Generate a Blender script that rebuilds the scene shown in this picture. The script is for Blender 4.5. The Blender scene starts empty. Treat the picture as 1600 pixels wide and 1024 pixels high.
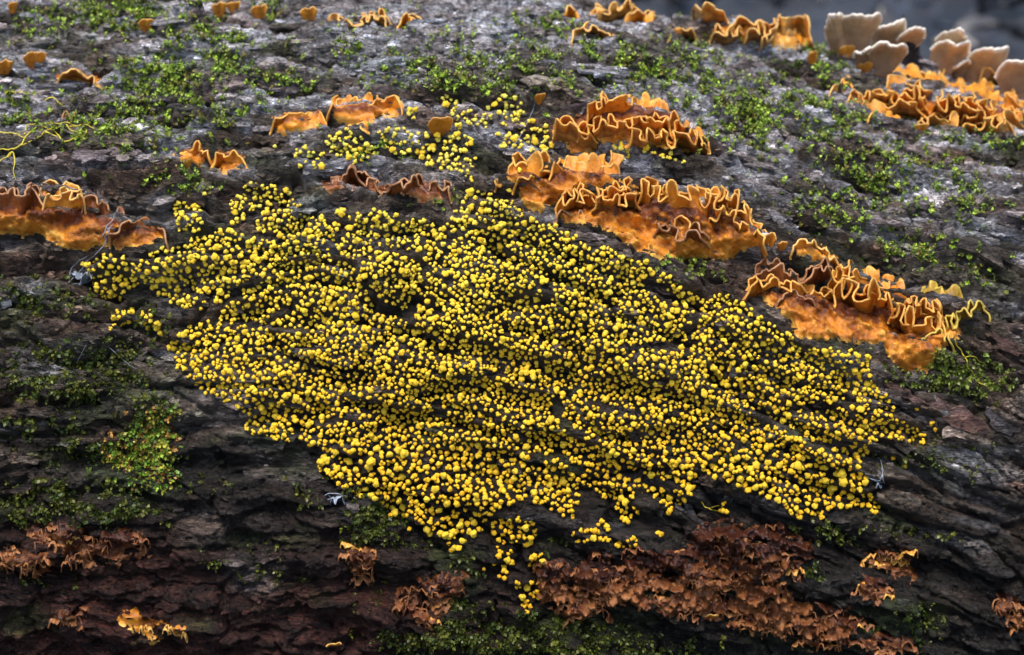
import bpy, math, random
import numpy as np
from mathutils import Vector, Euler, Matrix
from mathutils.bvhtree import BVHTree

# ------------------------------------------------------------------ camera, sky, sun, exposure
SC = bpy.context.scene
COL = SC.collection
rng = np.random.default_rng(7)
random.seed(7)
R0 = 0.80                       # log radius (1 unit = 10 cm)
PITCH = math.radians(22)
LENS = 67.5
CD = np.array([0.0, math.cos(PITCH), -math.sin(PITCH)])      # view direction
CU = np.array([0.0, math.sin(PITCH), math.cos(PITCH)])       # camera up
CR = np.array([1.0, 0.0, 0.0])
CAM = 0.15 * CU - 3.8 * CD
cam_d = bpy.data.cameras.new('camera')
cam = bpy.data.objects.new('camera', cam_d); COL.objects.link(cam)
cam.location = CAM
cam.rotation_euler = (math.pi / 2 - PITCH, 0, 0)
cam_d.lens = LENS; cam_d.sensor_width = 36
cam_d.clip_start = 0.05; cam_d.clip_end = 500
cam_d.dof.use_dof = True
cam_d.dof.focus_distance = 3.03
cam_d.dof.aperture_fstop = 2.8
SC.camera = cam

w = bpy.data.worlds.new('World'); SC.world = w; w.use_nodes = True
wn = w.node_tree
bg = wn.nodes['Background']
sky = wn.nodes.new('ShaderNodeTexSky')
sky.sky_type = 'NISHITA'; sky.sun_disc = False
SUN_EL, SUN_AZ = math.radians(72), math.radians(205)     # azimuth from +Y clockwise
sky.sun_elevation = SUN_EL; sky.sun_rotation = SUN_AZ
sky.air_density = 1.0; sky.dust_density = 2.5
wn.links.new(sky.outputs[0], bg.inputs[0])
bg.inputs[1].default_value = 0.10
sun_d = bpy.data.lights.new('sun', 'SUN'); sun = bpy.data.objects.new('sun', sun_d); COL.objects.link(sun)
sun_d.energy = 1.5; sun_d.angle = math.radians(26); sun_d.color = (1.0, 0.96, 0.9)
sdir = Vector((math.sin(SUN_AZ) * math.cos(SUN_EL), math.cos(SUN_AZ) * math.cos(SUN_EL), math.sin(SUN_EL)))
sun.rotation_euler = sdir.to_track_quat('Z', 'Y').to_euler()
sun.location = (0, 0, 6)
SC.view_settings.view_transform = 'Standard'; SC.view_settings.look = 'None'
SC.view_settings.gamma = 1.0; SC.view_settings.use_curve_mapping = False
SC.view_settings.exposure = 1.2
SC.cycles.use_denoising = True
SC.cycles.max_bounces = 6

# ------------------------------------------------------------------ numpy noise
def _hash(ix, iy, seed):
    h = (ix.astype(np.int64) * 374761393 + iy.astype(np.int64) * 668265263 + seed * 1442695041) & 0xffffffff
    h = ((h ^ (h >> 13)) * 1274126177) & 0xffffffff
    h = (h ^ (h >> 16)) & 0xffffffff
    return h / 4294967295.0

def perlin(x, y, seed=0):
    x = np.asarray(x, float); y = np.asarray(y, float)
    xi = np.floor(x); yi = np.floor(y); xf = x - xi; yf = y - yi
    u = xf * xf * xf * (xf * (xf * 6 - 15) + 10); v = yf * yf * yf * (yf * (yf * 6 - 15) + 10)
    def g(dx, dy):
        a = _hash(xi + dx, yi + dy, seed) * 2 * math.pi
        return np.cos(a) * (xf - dx) + np.sin(a) * (yf - dy)
    n0 = g(0, 0) * (1 - u) + g(1, 0) * u
    n1 = g(0, 1) * (1 - u) + g(1, 1) * u
    return (n0 * (1 - v) + n1 * v) * 1.5

def fbm(x, y, seed=0, octaves=4, gain=0.5):
    r = 0; a = 1; t = 0
    for i in range(octaves):
        r = r + a * perlin(x, y, seed + i * 17); t += a
        x = np.asarray(x) * 2.03 + 3.1; y = np.asarray(y) * 2.03 + 1.7; a *= gain
    return r / t

def voronoi(x, y, seed=0):
    xi = np.floor(x); yi = np.floor(y)
    f1 = np.full(np.shape(x), 9.0); f2 = f1.copy(); idv = np.zeros(np.shape(x))
    for dx in (-1, 0, 1):
        for dy in (-1, 0, 1):
            cx = xi + dx; cy = yi + dy
            d = np.hypot(cx + _hash(cx, cy, seed) - x, cy + _hash(cx, cy, seed + 5) - y)
            new = d < f1
            f2 = np.where(new, f1, np.minimum(f2, d))
            idv = np.where(new, _hash(cx, cy, seed + 9), idv)
            f1 = np.where(new, d, f1)
    return f1, f2, idv

def sstep(a, b, x):
    t = np.clip((x - a) / (b - a), 0, 1)
    return t * t * (3 - 2 * t)

def in_poly(px, py, poly):
    px = np.asarray(px, float); py = np.asarray(py, float)
    c = np.zeros(px.shape, bool)
    n = len(poly)
    for i in range(n):
        x0, y0 = poly[i]; x1, y1 = poly[(i + 1) % n]
        if y0 == y1: continue
        k = ((y0 > py) != (y1 > py)) & (px < (x1 - x0) * (py - y0) / (y1 - y0) + x0)
        c ^= k
    return c

def poly_dist(px, py, poly, closed=True):
    d = np.full(np.shape(px), 1e9)
    n = len(poly)
    for i in range(n if closed else n - 1):
        ax, ay = poly[i]; bx, by = poly[(i + 1) % n]
        vx, vy = bx - ax, by - ay
        t = np.clip(((px - ax) * vx + (py - ay) * vy) / (vx * vx + vy * vy + 1e-9), 0, 1)
        d = np.minimum(d, np.hypot(px - ax - t * vx, py - ay - t * vy))
    return d

# ------------------------------------------------------------------ helpers
def tag(o, label=None, cat=None, group=None, kind=None):
    if label: o['label'] = label
    if cat: o['category'] = cat
    if group: o['group'] = group
    if kind: o['kind'] = kind
    return o

def np_mesh(name, V, F, mats=(), smooth=True, attrs=None, fmat=None):
    """V (n,3); F (m,k) with constant k, or list of such arrays."""
    me = bpy.data.meshes.new(name)
    V = np.asarray(V, np.float32)
    Fs = F if isinstance(F, list) else [F]
    Fs = [np.asarray(f, np.int32) for f in Fs if len(f)]
    loops = np.concatenate([f.ravel() for f in Fs])
    sizes = np.concatenate([np.full(len(f), f.shape[1], np.int32) for f in Fs])
    starts = np.concatenate([[0], np.cumsum(sizes)[:-1]]).astype(np.int32)
    me.vertices.add(len(V)); me.vertices.foreach_set('co', V.ravel())
    me.loops.add(len(loops)); me.loops.foreach_set('vertex_index', loops)
    me.polygons.add(len(sizes)); me.polygons.foreach_set('loop_start', starts)
    if fmat is not None: me.polygons.foreach_set('material_index', np.asarray(fmat, np.int32))
    me.update(calc_edges=True)
    me.polygons.foreach_set('use_smooth', np.full(len(sizes), smooth, bool))
    for m in mats: me.materials.append(m)
    for k, a in (attrs or {}).items():
        a = np.asarray(a, np.float32)
        if a.ndim == 1:
            at = me.attributes.new(k, 'FLOAT', 'POINT'); at.data.foreach_set('value', a)
        else:
            at = me.attributes.new(k, 'FLOAT_COLOR', 'POINT')
            if a.shape[1] == 3: a = np.concatenate([a, np.ones((len(a), 1), np.float32)], 1)
            at.data.foreach_set('color', a.ravel())
    me.update()
    return me

def link(name, me, parent=None, loc=None):
    o = bpy.data.objects.new(name, me); COL.objects.link(o)
    if loc is not None: o.location = loc
    if parent: o.parent = parent
    return o

def grid_faces(nu, nv, off=0, wrap=False):
    i = np.arange(nu - 1)[:, None]; j = np.arange(nv if wrap else nv - 1)[None, :]
    jn = (j + 1) % nv
    a = i * nv + j; b = i * nv + jn; c = (i + 1) * nv + jn; d = (i + 1) * nv + j
    return np.stack([a, b, c, d], -1).reshape(-1, 4) + off

# ------------------------------------------------------------------ materials
def mat(name):
    m = bpy.data.materials.new(name); m.use_nodes = True
    nt = m.node_tree; b = nt.nodes['Principled BSDF']
    return m, nt, b

def N(nt, t, **kw):
    n = nt.nodes.new(t)
    for k, v in kw.items():
        if k.startswith('i_'):
            n.inputs[int(k[2:]) if k[2:].isdigit() else k[2:]].default_value = v
        else: setattr(n, k, v)
    return n

def noise_node(nt, vec, scale, detail=5, rough=0.6):
    n = N(nt, 'ShaderNodeTexNoise'); n.inputs['Scale'].default_value = scale
    n.inputs['Detail'].default_value = detail; n.inputs['Roughness'].default_value = rough
    nt.links.new(vec, n.inputs['Vector']); return n

def ramp(nt, fac, stops):
    r = N(nt, 'ShaderNodeValToRGB'); e = r.color_ramp.elements
    while len(e) < len(stops): e.new(0.5)
    for k, (p, c) in enumerate(stops):
        e[k].position = p; e[k].color = tuple(c) + (1,) if len(c) == 3 else c
    nt.links.new(fac, r.inputs[0]); return r

def mixc(nt, fac, a, b, mode='MIX'):
    m = N(nt, 'ShaderNodeMix', data_type='RGBA', blend_type=mode)
    for s, v in ((0, fac), (6, a), (7, b)):
        if hasattr(v, 'links') or isinstance(v, bpy.types.NodeSocket): nt.links.new(v, m.inputs[s])
        elif s == 0: m.inputs[0].default_value = v
        else: m.inputs[s].default_value = tuple(v) + (1,)
    return m.outputs[2]

def bump(nt, b, h, strength, dist, prev=None):
    n = N(nt, 'ShaderNodeBump'); n.inputs['Strength'].default_value = strength; n.inputs['Distance'].default_value = dist
    nt.links.new(h, n.inputs['Height'])
    if prev is not None: nt.links.new(prev, n.inputs['Normal'])
    nt.links.new(n.outputs[0], b.inputs['Normal']); return n.outputs[0]

def bark_material(name, attr=True, base=(0.1, 0.09, 0.09)):
    m, nt, b = mat(name)
    tc = N(nt, 'ShaderNodeTexCoord')
    mp = N(nt, 'ShaderNodeMapping'); mp.inputs['Scale'].default_value = (1, 2.8, 2.8)
    geo = N(nt, 'ShaderNodeNewGeometry')
    nt.links.new(geo.outputs['Position'], mp.inputs['Vector'])
    v = mp.outputs[0]
    n1 = noise_node(nt, v, 26, 8, 0.7)
    n2 = noise_node(nt, v, 130, 5, 0.7)
    n3 = noise_node(nt, v, 7, 4, 0.6)
    if attr:
        at = N(nt, 'ShaderNodeAttribute', attribute_name='tone'); c0 = at.outputs['Color']
    else:
        c0 = N(nt, 'ShaderNodeObjectInfo').outputs['Color']
    r1 = ramp(nt, n1.outputs[0], [(0.32, (0.28, 0.26, 0.28)), (0.48, (0.85, 0.83, 0.85)), (0.68, (2.1, 2.1, 2.15))])
    c = mixc(nt, 1.0, c0, r1.outputs[0], 'MULTIPLY')
    r2 = ramp(nt, n2.outputs[0], [(0.36, (0.35, 0.33, 0.33)), (0.5, (0.95, 0.95, 0.95)), (0.66, (1.9, 1.9, 1.95))])
    c = mixc(nt, 0.85, c, r2.outputs[0], 'MULTIPLY')
    mp2 = N(nt, 'ShaderNodeMapping'); mp2.inputs['Scale'].default_value = (1, 9, 9)
    dv = N(nt, 'ShaderNodeVectorMath', operation='SCALE'); dv.inputs['Scale'].default_value = 0.06
    nt.links.new(n3.outputs[1], dv.inputs[0]); d2 = N(nt, 'ShaderNodeVectorMath', operation='ADD')
    nt.links.new(geo.outputs['Position'], d2.inputs[0]); nt.links.new(dv.outputs[0], d2.inputs[1]); nt.links.new(d2.outputs[0], mp2.inputs['Vector'])
    nf = noise_node(nt, mp2.outputs[0], 22, 4, 0.7)
    rf_ = ramp(nt, nf.outputs[0], [(0.36, (0.45, 0.42, 0.40)), (0.5, (1, 1, 1)), (0.66, (1.55, 1.55, 1.55))])
    c = mixc(nt, 0.75, c, rf_.outputs[0], 'MULTIPLY')
    r3 = ramp(nt, n3.outputs[0], [(0.35, (1.15, 0.98, 0.86)), (0.6, (0.95, 0.99, 1.02))])
    c = mixc(nt, 0.8, c, r3.outputs[0], 'MULTIPLY')
    wv = N(nt, 'ShaderNodeVectorMath', operation='SCALE'); wv.inputs['Scale'].default_value = 0.05
    nt.links.new(n1.outputs[1], wv.inputs[0])
    av = N(nt, 'ShaderNodeVectorMath', operation='ADD'); nt.links.new(v, av.inputs[0]); nt.links.new(wv.outputs[0], av.inputs[1])
    vc = N(nt, 'ShaderNodeTexVoronoi', feature='DISTANCE_TO_EDGE'); vc.inputs['Scale'].default_value = 24; nt.links.new(av.outputs[0], vc.inputs['Vector'])
    cr = ramp(nt, vc.outputs['Distance'], [(0.0, (0.35,) * 3), (0.07, (1.0,) * 3)])
    vf = N(nt, 'ShaderNodeTexVoronoi'); vf.inputs['Scale'].default_value = 24; nt.links.new(av.outputs[0], vf.inputs['Vector'])
    cw = ramp(nt, vf.outputs['Color'], [(0.15, (0.55, 0.53, 0.54)), (0.8, (1.45, 1.45, 1.5))])
    c = mixc(nt, 0.7, c, cr.outputs[0], 'MULTIPLY')
    c = mixc(nt, 0.8, c, cw.outputs[0], 'MULTIPLY')
    nt.links.new(c, b.inputs['Base Color'])
    rr = ramp(nt, n1.outputs[0], [(0.35, (0.27,) * 3), (0.65, (0.62,) * 3)])
    nt.links.new(rr.outputs[0], b.inputs['Roughness'])
    b.inputs['Specular IOR Level'].default_value = 0.42
    p0 = bump(nt, b, cr.outputs[0], 0.7, 0.006)
    p = bump(nt, b, n1.outputs[0], 1.0, 0.016, p0)
    p = bump(nt, b, nf.outputs[0], 0.9, 0.008, p)
    bump(nt, b, n2.outputs[0], 1.0, 0.006, p)
    return m

M_BARK = bark_material('bark')
M_FLAKE = bark_material('loose_bark', attr=False)

def yellow_mat():
    m, nt, b = mat('yellow_granular')
    tc = N(nt, 'ShaderNodeTexCoord')
    at = N(nt, 'ShaderNodeAttribute', attribute_name='hue')
    r = ramp(nt, at.outputs['Fac'], [(0.0, (0.74, 0.70, 0.12)), (0.3, (0.90, 0.67, 0.05)), (0.7, (0.86, 0.52, 0.02)), (1.0, (0.78, 0.40, 0.015))])
    n = noise_node(nt, tc.outputs['Object'], 420, 3, 0.6)
    r2 = ramp(nt, n.outputs[0], [(0.3, (0.85, 0.74, 0.6)), (0.6, (1, 1, 1))])
    c = mixc(nt, 0.8, r.outputs[0], r2.outputs[0], 'MULTIPLY')
    nt.links.new(c, b.inputs['Base Color'])
    b.inputs['Roughness'].default_value = 0.75
    b.inputs['Specular IOR Level'].default_value = 0.25
    b.inputs['Subsurface Weight'].default_value = 0.15
    b.inputs['Subsurface Radius'].default_value = (1, 0.6, 0.1)
    b.inputs['Subsurface Scale'].default_value = 0.002
    bump(nt, b, n.outputs[0], 0.6, 0.0015)
    return m
M_YEL = yellow_mat()
M_STALK, _nt, _b = mat('dark_stalk'); _b.inputs['Base Color'].default_value = (0.035, 0.018, 0.01, 1); _b.inputs['Roughness'].default_value = 0.6

def fungus_mat(name, rim, body, deep, back, rough=0.42, knob=1.0, contrast=1.0):
    """'rim' attribute: 0 at the attachment, 1 at the growing margin; 'side': 1 on the upper face."""
    m, nt, b = mat(name)
    tc = N(nt, 'ShaderNodeTexCoord')
    ar = N(nt, 'ShaderNodeAttribute', attribute_name='rim')
    asd = N(nt, 'ShaderNodeAttribute', attribute_name='side')
    n = noise_node(nt, tc.outputs['Object'], 34, 5, 0.6)
    n2 = noise_node(nt, tc.outputs['Object'], 170, 4, 0.65)
    md = N(nt, 'ShaderNodeMath', operation='MULTIPLY_ADD'); nt.links.new(n.outputs[0], md.inputs[0]); md.inputs[1].default_value = 0.34; md.inputs[2].default_value = -0.17
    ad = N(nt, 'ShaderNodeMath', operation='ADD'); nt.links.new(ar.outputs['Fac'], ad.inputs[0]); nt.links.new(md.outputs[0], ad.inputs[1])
    r = ramp(nt, ad.outputs[0], [(0.12, deep), (0.55, body), (0.76, tuple(x * 1.2 for x in body)), (1.0, rim)])  # deep: own brown at the base, darkened further for the overhang's shade
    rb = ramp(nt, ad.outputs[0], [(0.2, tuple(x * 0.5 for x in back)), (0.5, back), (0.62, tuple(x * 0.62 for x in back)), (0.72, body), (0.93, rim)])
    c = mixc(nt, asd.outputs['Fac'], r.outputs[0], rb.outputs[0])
    k = 0.5 * contrast
    r2 = ramp(nt, n.outputs[0], [(0.32, (1 - k, 1 - k * 1.2, 1 - k * 1.2)), (0.55, (1, 1, 1)), (0.75, (1.25, 1.25, 1.1))])
    c = mixc(nt, 0.8, c, r2.outputs[0], 'MULTIPLY')
    r3 = ramp(nt, n2.outputs[0], [(0.3, (0.75, 0.7, 0.7)), (0.6, (1.06, 1.06, 1.06))])
    c = mixc(nt, 0.7, c, r3.outputs[0], 'MULTIPLY')
    nt.links.new(c, b.inputs['Base Color'])
    b.inputs['Roughness'].default_value = rough
    b.inputs['Specular IOR Level'].default_value = 0.45
    b.inputs['Subsurface Weight'].default_value = 0.18
    b.inputs['Subsurface Radius'].default_value = (1, 0.4, 0.1)
    b.inputs['Subsurface Scale'].default_value = 0.006
    p = bump(nt, b, n.outputs[0], 0.35 * knob, 0.012)
    bump(nt, b, n2.outputs[0], 0.5 * knob, 0.003, p)
    return m

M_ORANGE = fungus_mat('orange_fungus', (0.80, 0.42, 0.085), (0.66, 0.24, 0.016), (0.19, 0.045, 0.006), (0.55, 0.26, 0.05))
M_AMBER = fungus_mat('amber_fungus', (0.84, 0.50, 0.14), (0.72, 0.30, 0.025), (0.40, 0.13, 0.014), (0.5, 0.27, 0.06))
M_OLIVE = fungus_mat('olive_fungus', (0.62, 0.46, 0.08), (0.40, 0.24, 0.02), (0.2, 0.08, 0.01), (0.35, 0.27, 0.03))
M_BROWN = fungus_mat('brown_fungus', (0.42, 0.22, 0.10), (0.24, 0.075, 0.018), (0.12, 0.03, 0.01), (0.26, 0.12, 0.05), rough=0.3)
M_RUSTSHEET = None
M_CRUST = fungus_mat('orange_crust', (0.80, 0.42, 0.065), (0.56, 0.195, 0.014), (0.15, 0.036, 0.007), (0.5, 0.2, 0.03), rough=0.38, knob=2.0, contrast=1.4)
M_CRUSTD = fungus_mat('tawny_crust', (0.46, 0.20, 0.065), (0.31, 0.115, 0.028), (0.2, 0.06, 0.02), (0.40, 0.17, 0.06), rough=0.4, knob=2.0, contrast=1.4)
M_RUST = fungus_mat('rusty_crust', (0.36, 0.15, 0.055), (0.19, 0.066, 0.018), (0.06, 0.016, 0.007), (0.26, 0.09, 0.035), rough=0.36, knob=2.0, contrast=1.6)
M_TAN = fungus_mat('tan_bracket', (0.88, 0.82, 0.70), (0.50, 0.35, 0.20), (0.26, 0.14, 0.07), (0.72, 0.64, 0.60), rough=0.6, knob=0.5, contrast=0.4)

def simple_noise_mat(name, c1, c2, scale=40, rough=0.6, spec=0.4, sss=0.0, trans=0.0, attr=None):
    m, nt, b = mat(name)
    tc = N(nt, 'ShaderNodeTexCoord')
    n = noise_node(nt, tc.outputs['Object'], scale, 5, 0.65)
    r = ramp(nt, n.outputs[0], [(0.35, c1), (0.65, c2)])
    c = r.outputs[0]
    if attr:
        a = N(nt, 'ShaderNodeAttribute', attribute_name=attr)
        c = mixc(nt, 1.0, c, a.outputs['Color'], 'MULTIPLY')
    nt.links.new(c, b.inputs['Base Color'])
    b.inputs['Roughness'].default_value = rough; b.inputs['Specular IOR Level'].default_value = spec
    if sss:
        b.inputs['Subsurface Weight'].default_value = sss; b.inputs['Subsurface Radius'].default_value = (0.6, 1, 0.3)
        b.inputs['Subsurface Scale'].default_value = 0.003
    if trans: b.inputs['Transmission Weight'].default_value = trans
    bump(nt, b, n.outputs[0], 0.5, 0.004)
    return m
M_MOSS = simple_noise_mat('moss', (0.75, 0.8, 0.75), (1.1, 1.1, 1.1), 30, 0.45, 0.4, 0.0, attr='tone')
M_THREAD = simple_noise_mat('yellow_thread', (0.55, 0.42, 0.03), (0.72, 0.60, 0.06), 60, 0.5)
M_WEB = simple_noise_mat('web', (0.20, 0.24, 0.30), (0.45, 0.50, 0.58), 60, 0.35, 0.6)
M_GROUND = simple_noise_mat('forest_floor', (0.009, 0.010, 0.013), (0.045, 0.047, 0.054), 0.9, 0.6)
M_LEAFLIT = simple_noise_mat('dead_leaf', (0.012, 0.012, 0.014), (0.055, 0.055, 0.062), 3, 0.35, 0.6)

# ------------------------------------------------------------------ the log: shape functions
def drop(u):
    u = np.asarray(u, float)
    a = np.clip(u + 0.25, 0, None)
    return -0.200 * a ** 1.38 / (1 + 0.15 * a) - 0.02 * np.clip(-u, 0, None)
def radius(u):
    return R0 + 0.015 * np.sin(np.asarray(u) * 1.9 + 0.5)

def px_dir(px, py):
    px = np.asarray(px, float); py = np.asarray(py, float)
    f = 1600 * LENS / 36
    x = (px - 800) / f; y = -(py - 512) / f
    d = CD + x[..., None] * CR + y[..., None] * CU
    return d / np.linalg.norm(d, axis=-1, keepdims=True)

def smooth_uv(px, py):
    """pixel -> (u, theta) on the undisplaced log (nan where missed)"""
    d = px_dir(px, py)
    t = np.full(np.shape(px), 2.4)
    for _ in range(60):
        P = CAM + d * t[..., None]
        r = np.hypot(P[..., 1], P[..., 2] - drop(P[..., 0])) - radius(P[..., 0])
        t = t + np.clip(r, 0, 1) * 0.9
    th = np.arctan2(P[..., 2] - drop(P[..., 0]), -P[..., 1])
    miss = r > 0.05
    return P[..., 0], th, miss

def groove_lines():
    # long furrows / ledges followed from the photograph: pixels, depth, width
    L = [
        ([(-40, 372), (40, 392), (100, 412), (135, 440), (180, 470)], -0.030, 0.016),
        ([(-40, 430), (60, 440), (140, 455), (220, 480), (330, 492), (430, 470)], -0.018, 0.018),
        ([(120, 250), (200, 300), (262, 345), (300, 370)], -0.014, 0.010),
        ([(440, 492), (560, 500), (620, 495), (660, 470)], -0.022, 0.016),
        ([(560, 450), (600, 478), (650, 497), (700, 485)], -0.016, 0.010),
        ([(870, 700), (960, 735), (1060, 790), (1180, 830), (1300, 850), (1600, 950)], -0.022, 0.022),
        ([(650, 655), (690, 650), (720, 665), (870, 700)], -0.016, 0.010),
        ([(880, 575), (960, 560), (1040, 545), (1090, 540)], -0.015, 0.008),
        ([(1120, 590), (1220, 640), (1340, 650), (1460, 690), (1640, 730)], -0.018, 0.012),
        ([(1080, 400), (1200, 420), (1290, 460)], -0.012, 0.01),
        ([(380, 700), (520, 720), (600, 800), (700, 880)], -0.016, 0.016),
        ([(0, 560), (200, 545), (300, 600)], -0.012, 0.012),
        ([(0, 690), (150, 720), (330, 730), (480, 720)], -0.014, 0.014),
        ([(-20, 900), (200, 905), (420, 890), (640, 930)], -0.025, 0.020),
        ([(0, 130), (180, 140), (320, 170), (480, 200)], -0.012, 0.008),
        ([(380, 300), (500, 330), (600, 320)], -0.012, 0.010),
        ([(1090, 250), (1250, 300), (1400, 330), (1640, 380)], -0.016, 0.012),
        ([(1100, 120), (1200, 150), (1290, 190), (1450, 240), (1640, 280)], -0.016, 0.012),
        # ridges and lumps
        ([(500, 460), (545, 440), (560, 470)], 0.022, 0.022),
        ([(150, 415), (300, 410), (430, 400)], 0.018, 0.020),
        ([(640, 280), (740, 320), (800, 360)], 0.012, 0.020),
        ([(820, 600), (835, 620)], 0.018, 0.016),
        ([(1130, 480), (1250, 545)], 0.012, 0.016),
        ([(270, 30), (300, 45)], 0.035, 0.018),
    ]
    out = []
    for pts, dep, wid in L:
        p = np.array(pts, float)
        u, th, miss = smooth_uv(p[:, 0], p[:, 1])
        out.append((list(zip(u, th * R0)), dep, wid))
    return out
GROOVES = groove_lines()

def bark_height(u, s):
    """height of the bark above the smooth log, u along the grain, s around it"""
    wu = u + 0.05 * fbm(u * 3, s * 3, 3, 3)
    ws = s + 0.045 * fbm(u * 2.2, s * 3, 11, 3) + 0.012 * perlin(u * 9, s * 14, 12)
    ws = ws + 0.17 * np.clip(u + 0.15, 0, 2)
    h = 0.050 * fbm(wu * 1.1, ws * 2.6, 21, 3)
    n = perlin(wu * 3.1, ws * 15, 31) + 0.35 * perlin(wu * 9, ws * 34, 32)
    low_ = sstep(0.42, 0.05, s)
    gr = fbm(u * 15, s * 21, 66, 4)
    h += 0.030 * (1 - 0.6 * low_) * (sstep(0.0, 0.30, np.abs(n)) - 0.7) + low_ * (0.030 * gr + 0.012 * np.abs(perlin(u * 24, s * 40, 67)))                      # long furrows
    b1, b2, bid = voronoi(wu * 6.5, ws * 17, 57)
    h += 0.020 * (bid - 0.5) * sstep(0.03, 0.2, b2 - b1) - 0.016 * (1 - sstep(0.0, 0.12, b2 - b1))
    q = fbm(wu * 4.5, ws * 17, 41, 4) * 9                                  # layered, flaking scale
    fl = np.floor(q); fr = q - fl
    h += 0.0055 * (1 - 0.4 * low_) * (fl + sstep(0.42, 0.58, fr)) * 0.75
    q = fbm(wu * 13 + 5, ws * 40, 43, 3) * 5
    fl = np.floor(q); fr = q - fl
    h += 0.0028 * (fl + sstep(0.35, 0.65, fr))
    f1, f2, idv = voronoi(wu * 13, ws * 36, 51)
    h += 0.010 * (idv - 0.5) * sstep(0.02, 0.16, f2 - f1) - 0.006 * (1 - sstep(0.0, 0.10, f2 - f1))
    h += 0.0055 * fbm(wu * 34, ws * 90, 61, 3) + 0.003 * fbm(u * 90, s * 190, 62, 2)
    for line, dep, wid in GROOVES:
        xs = [p[0] for p in line]
        lo, hi = min(xs) - 0.12, max(xs) + 0.12
        k = (u > lo) & (u < hi)
        if not k.any(): continue
        d = poly_dist(wu[k], s[k] + 0.004 * perlin(u[k] * 40, s[k] * 40, 5), [(a + 0, b) for a, b in line], closed=False)
        h[k] += dep * np.exp(-(d / wid) ** 2)
    return h, idv

us = np.concatenate([np.linspace(-7, -1.3, 40), np.linspace(-1.3, -0.98, 40)[1:-1], np.linspace(-0.98, 1.08, 830), np.linspace(1.08, 1.4, 40)[1:-1], np.linspace(1.4, 7, 40)])
th0, th1 = math.radians(-32), math.radians(122)
ths = np.concatenate([np.linspace(th0, th1, 610), np.linspace(th1, th0 + 2 * math.pi, 90)[1:-1]])
U, TH = np.meshgrid(us, ths, indexing='ij')
Hh, PID = bark_height(U, TH * R0)
RR = radius(U) + Hh
LV = np.stack([U, -RR * np.cos(TH), drop(U) + RR * np.sin(TH)], -1)

# projected photo position of each bark vertex, used only for where lichen, dark wood and algae stand
def project(P):
    q = P - CAM
    z = q @ CD; f = 1600 * LENS / 36
    return 800 + f * (q @ CR) / z, 512 - f * (q @ CU) / z
PX, PY = project(LV)
front = (TH > th0) & (TH < th1)
S = TH * R0
tone = np.zeros(U.shape + (3,))
ca = np.array([0.158, 0.140, 0.108]); cb = np.array([0.052, 0.040, 0.026]); cl = np.array([0.54, 0.55, 0.56])
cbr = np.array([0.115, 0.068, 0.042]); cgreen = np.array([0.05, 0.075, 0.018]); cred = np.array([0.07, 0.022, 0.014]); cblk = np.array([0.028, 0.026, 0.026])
ctan = np.array([0.30, 0.26, 0.22])
k1 = sstep(-0.35, 0.35, fbm(U * 5, S * 16, 71, 4))[..., None]
tone = ca * k1 + cb * (1 - k1)
def lay(tone, c, m): return tone * (1 - m[..., None]) + c * m[..., None]
def blob(x, y, rx, ry, soft=0.5, warp=30, seed=0):
    wx = PX + warp * fbm(U * 8, S * 14, 200 + seed, 3); wy = PY + warp * 0.7 * fbm(U * 8, S * 14, 300 + seed, 3)
    d = np.hypot((wx - x) / rx, (wy - y) / ry)
    return 1 - sstep(1 - soft, 1, d)
ln = fbm(U * 6, S * 20, 81, 4)
# pale lichen film, thin everywhere; extra paleness up top paints in skylit highlights
topm = sstep(math.radians(38), math.radians(68), TH)
m_l = sstep(0.02, 0.30, ln + 0.26 * topm - 0.06 + 0.16 * (PID - 0.5)) * (0.35 + 0.65 * topm)
tone = lay(tone, cl, m_l * 0.85)
m_b = sstep(0.12, 0.35, fbm(U * 5 + 9, S * 18, 91, 4) + 0.18 * (PID > 0.72))
tone = lay(tone, cbr, m_b * 0.7)
# underside shade painted into the bark colour low on the log
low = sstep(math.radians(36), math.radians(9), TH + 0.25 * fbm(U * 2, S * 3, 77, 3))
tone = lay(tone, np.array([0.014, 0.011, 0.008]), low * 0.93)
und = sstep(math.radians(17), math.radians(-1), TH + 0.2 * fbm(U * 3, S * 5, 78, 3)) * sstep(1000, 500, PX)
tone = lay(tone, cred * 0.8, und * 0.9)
for (x, y, rx, ry, c, a) in [
    (690, 20, 360, 70, cl, 0.55), (600, 85, 200, 40, cl, 0.5), (1120, 150, 130, 40, cl, 0.45), (1080, 130, 60, 20, cl, .6),
    (90, 60, 150, 50, ca * 1.1, 0.4), (330, 620, 170, 80, ctan, 0.85), (400, 650, 90, 45, ctan * 1.1, 0.7), (450, 720, 90, 50, ctan, 0.6), (210, 520, 80, 60, ctan * 0.8, 0.5),
    (400, 900, 60, 40, ctan * .9, 0.5), (330, 830, 60, 40, ctan, 0.4), (60, 410, 110, 30, cbr * 0.75, 0.9), (1500, 650, 120, 60, ctan, 0.5), (1450, 345, 130, 40, cl * 0.9, 0.35),
    (1130, 430, 160, 25, cbr, 0.6), (200, 270, 120, 50, cbr * 0.9, 0.5), (1560, 560, 90, 90, cbr * 1.2, 0.45), (1440, 640, 120, 30, cbr * 1.3, 0.5), (1150, 540, 60, 70, cbr, 0.4)]:
    tone = lay(tone, c, blob(x, y, rx, ry, 0.8, 40, int(x)) * a)
# damp dark wood under the yellow colony
tone = lay(tone, np.array([0.05, 0.036, 0.028]), blob(780, 560, 560, 260, 0.5, 40, 4) * 0.55)
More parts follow.
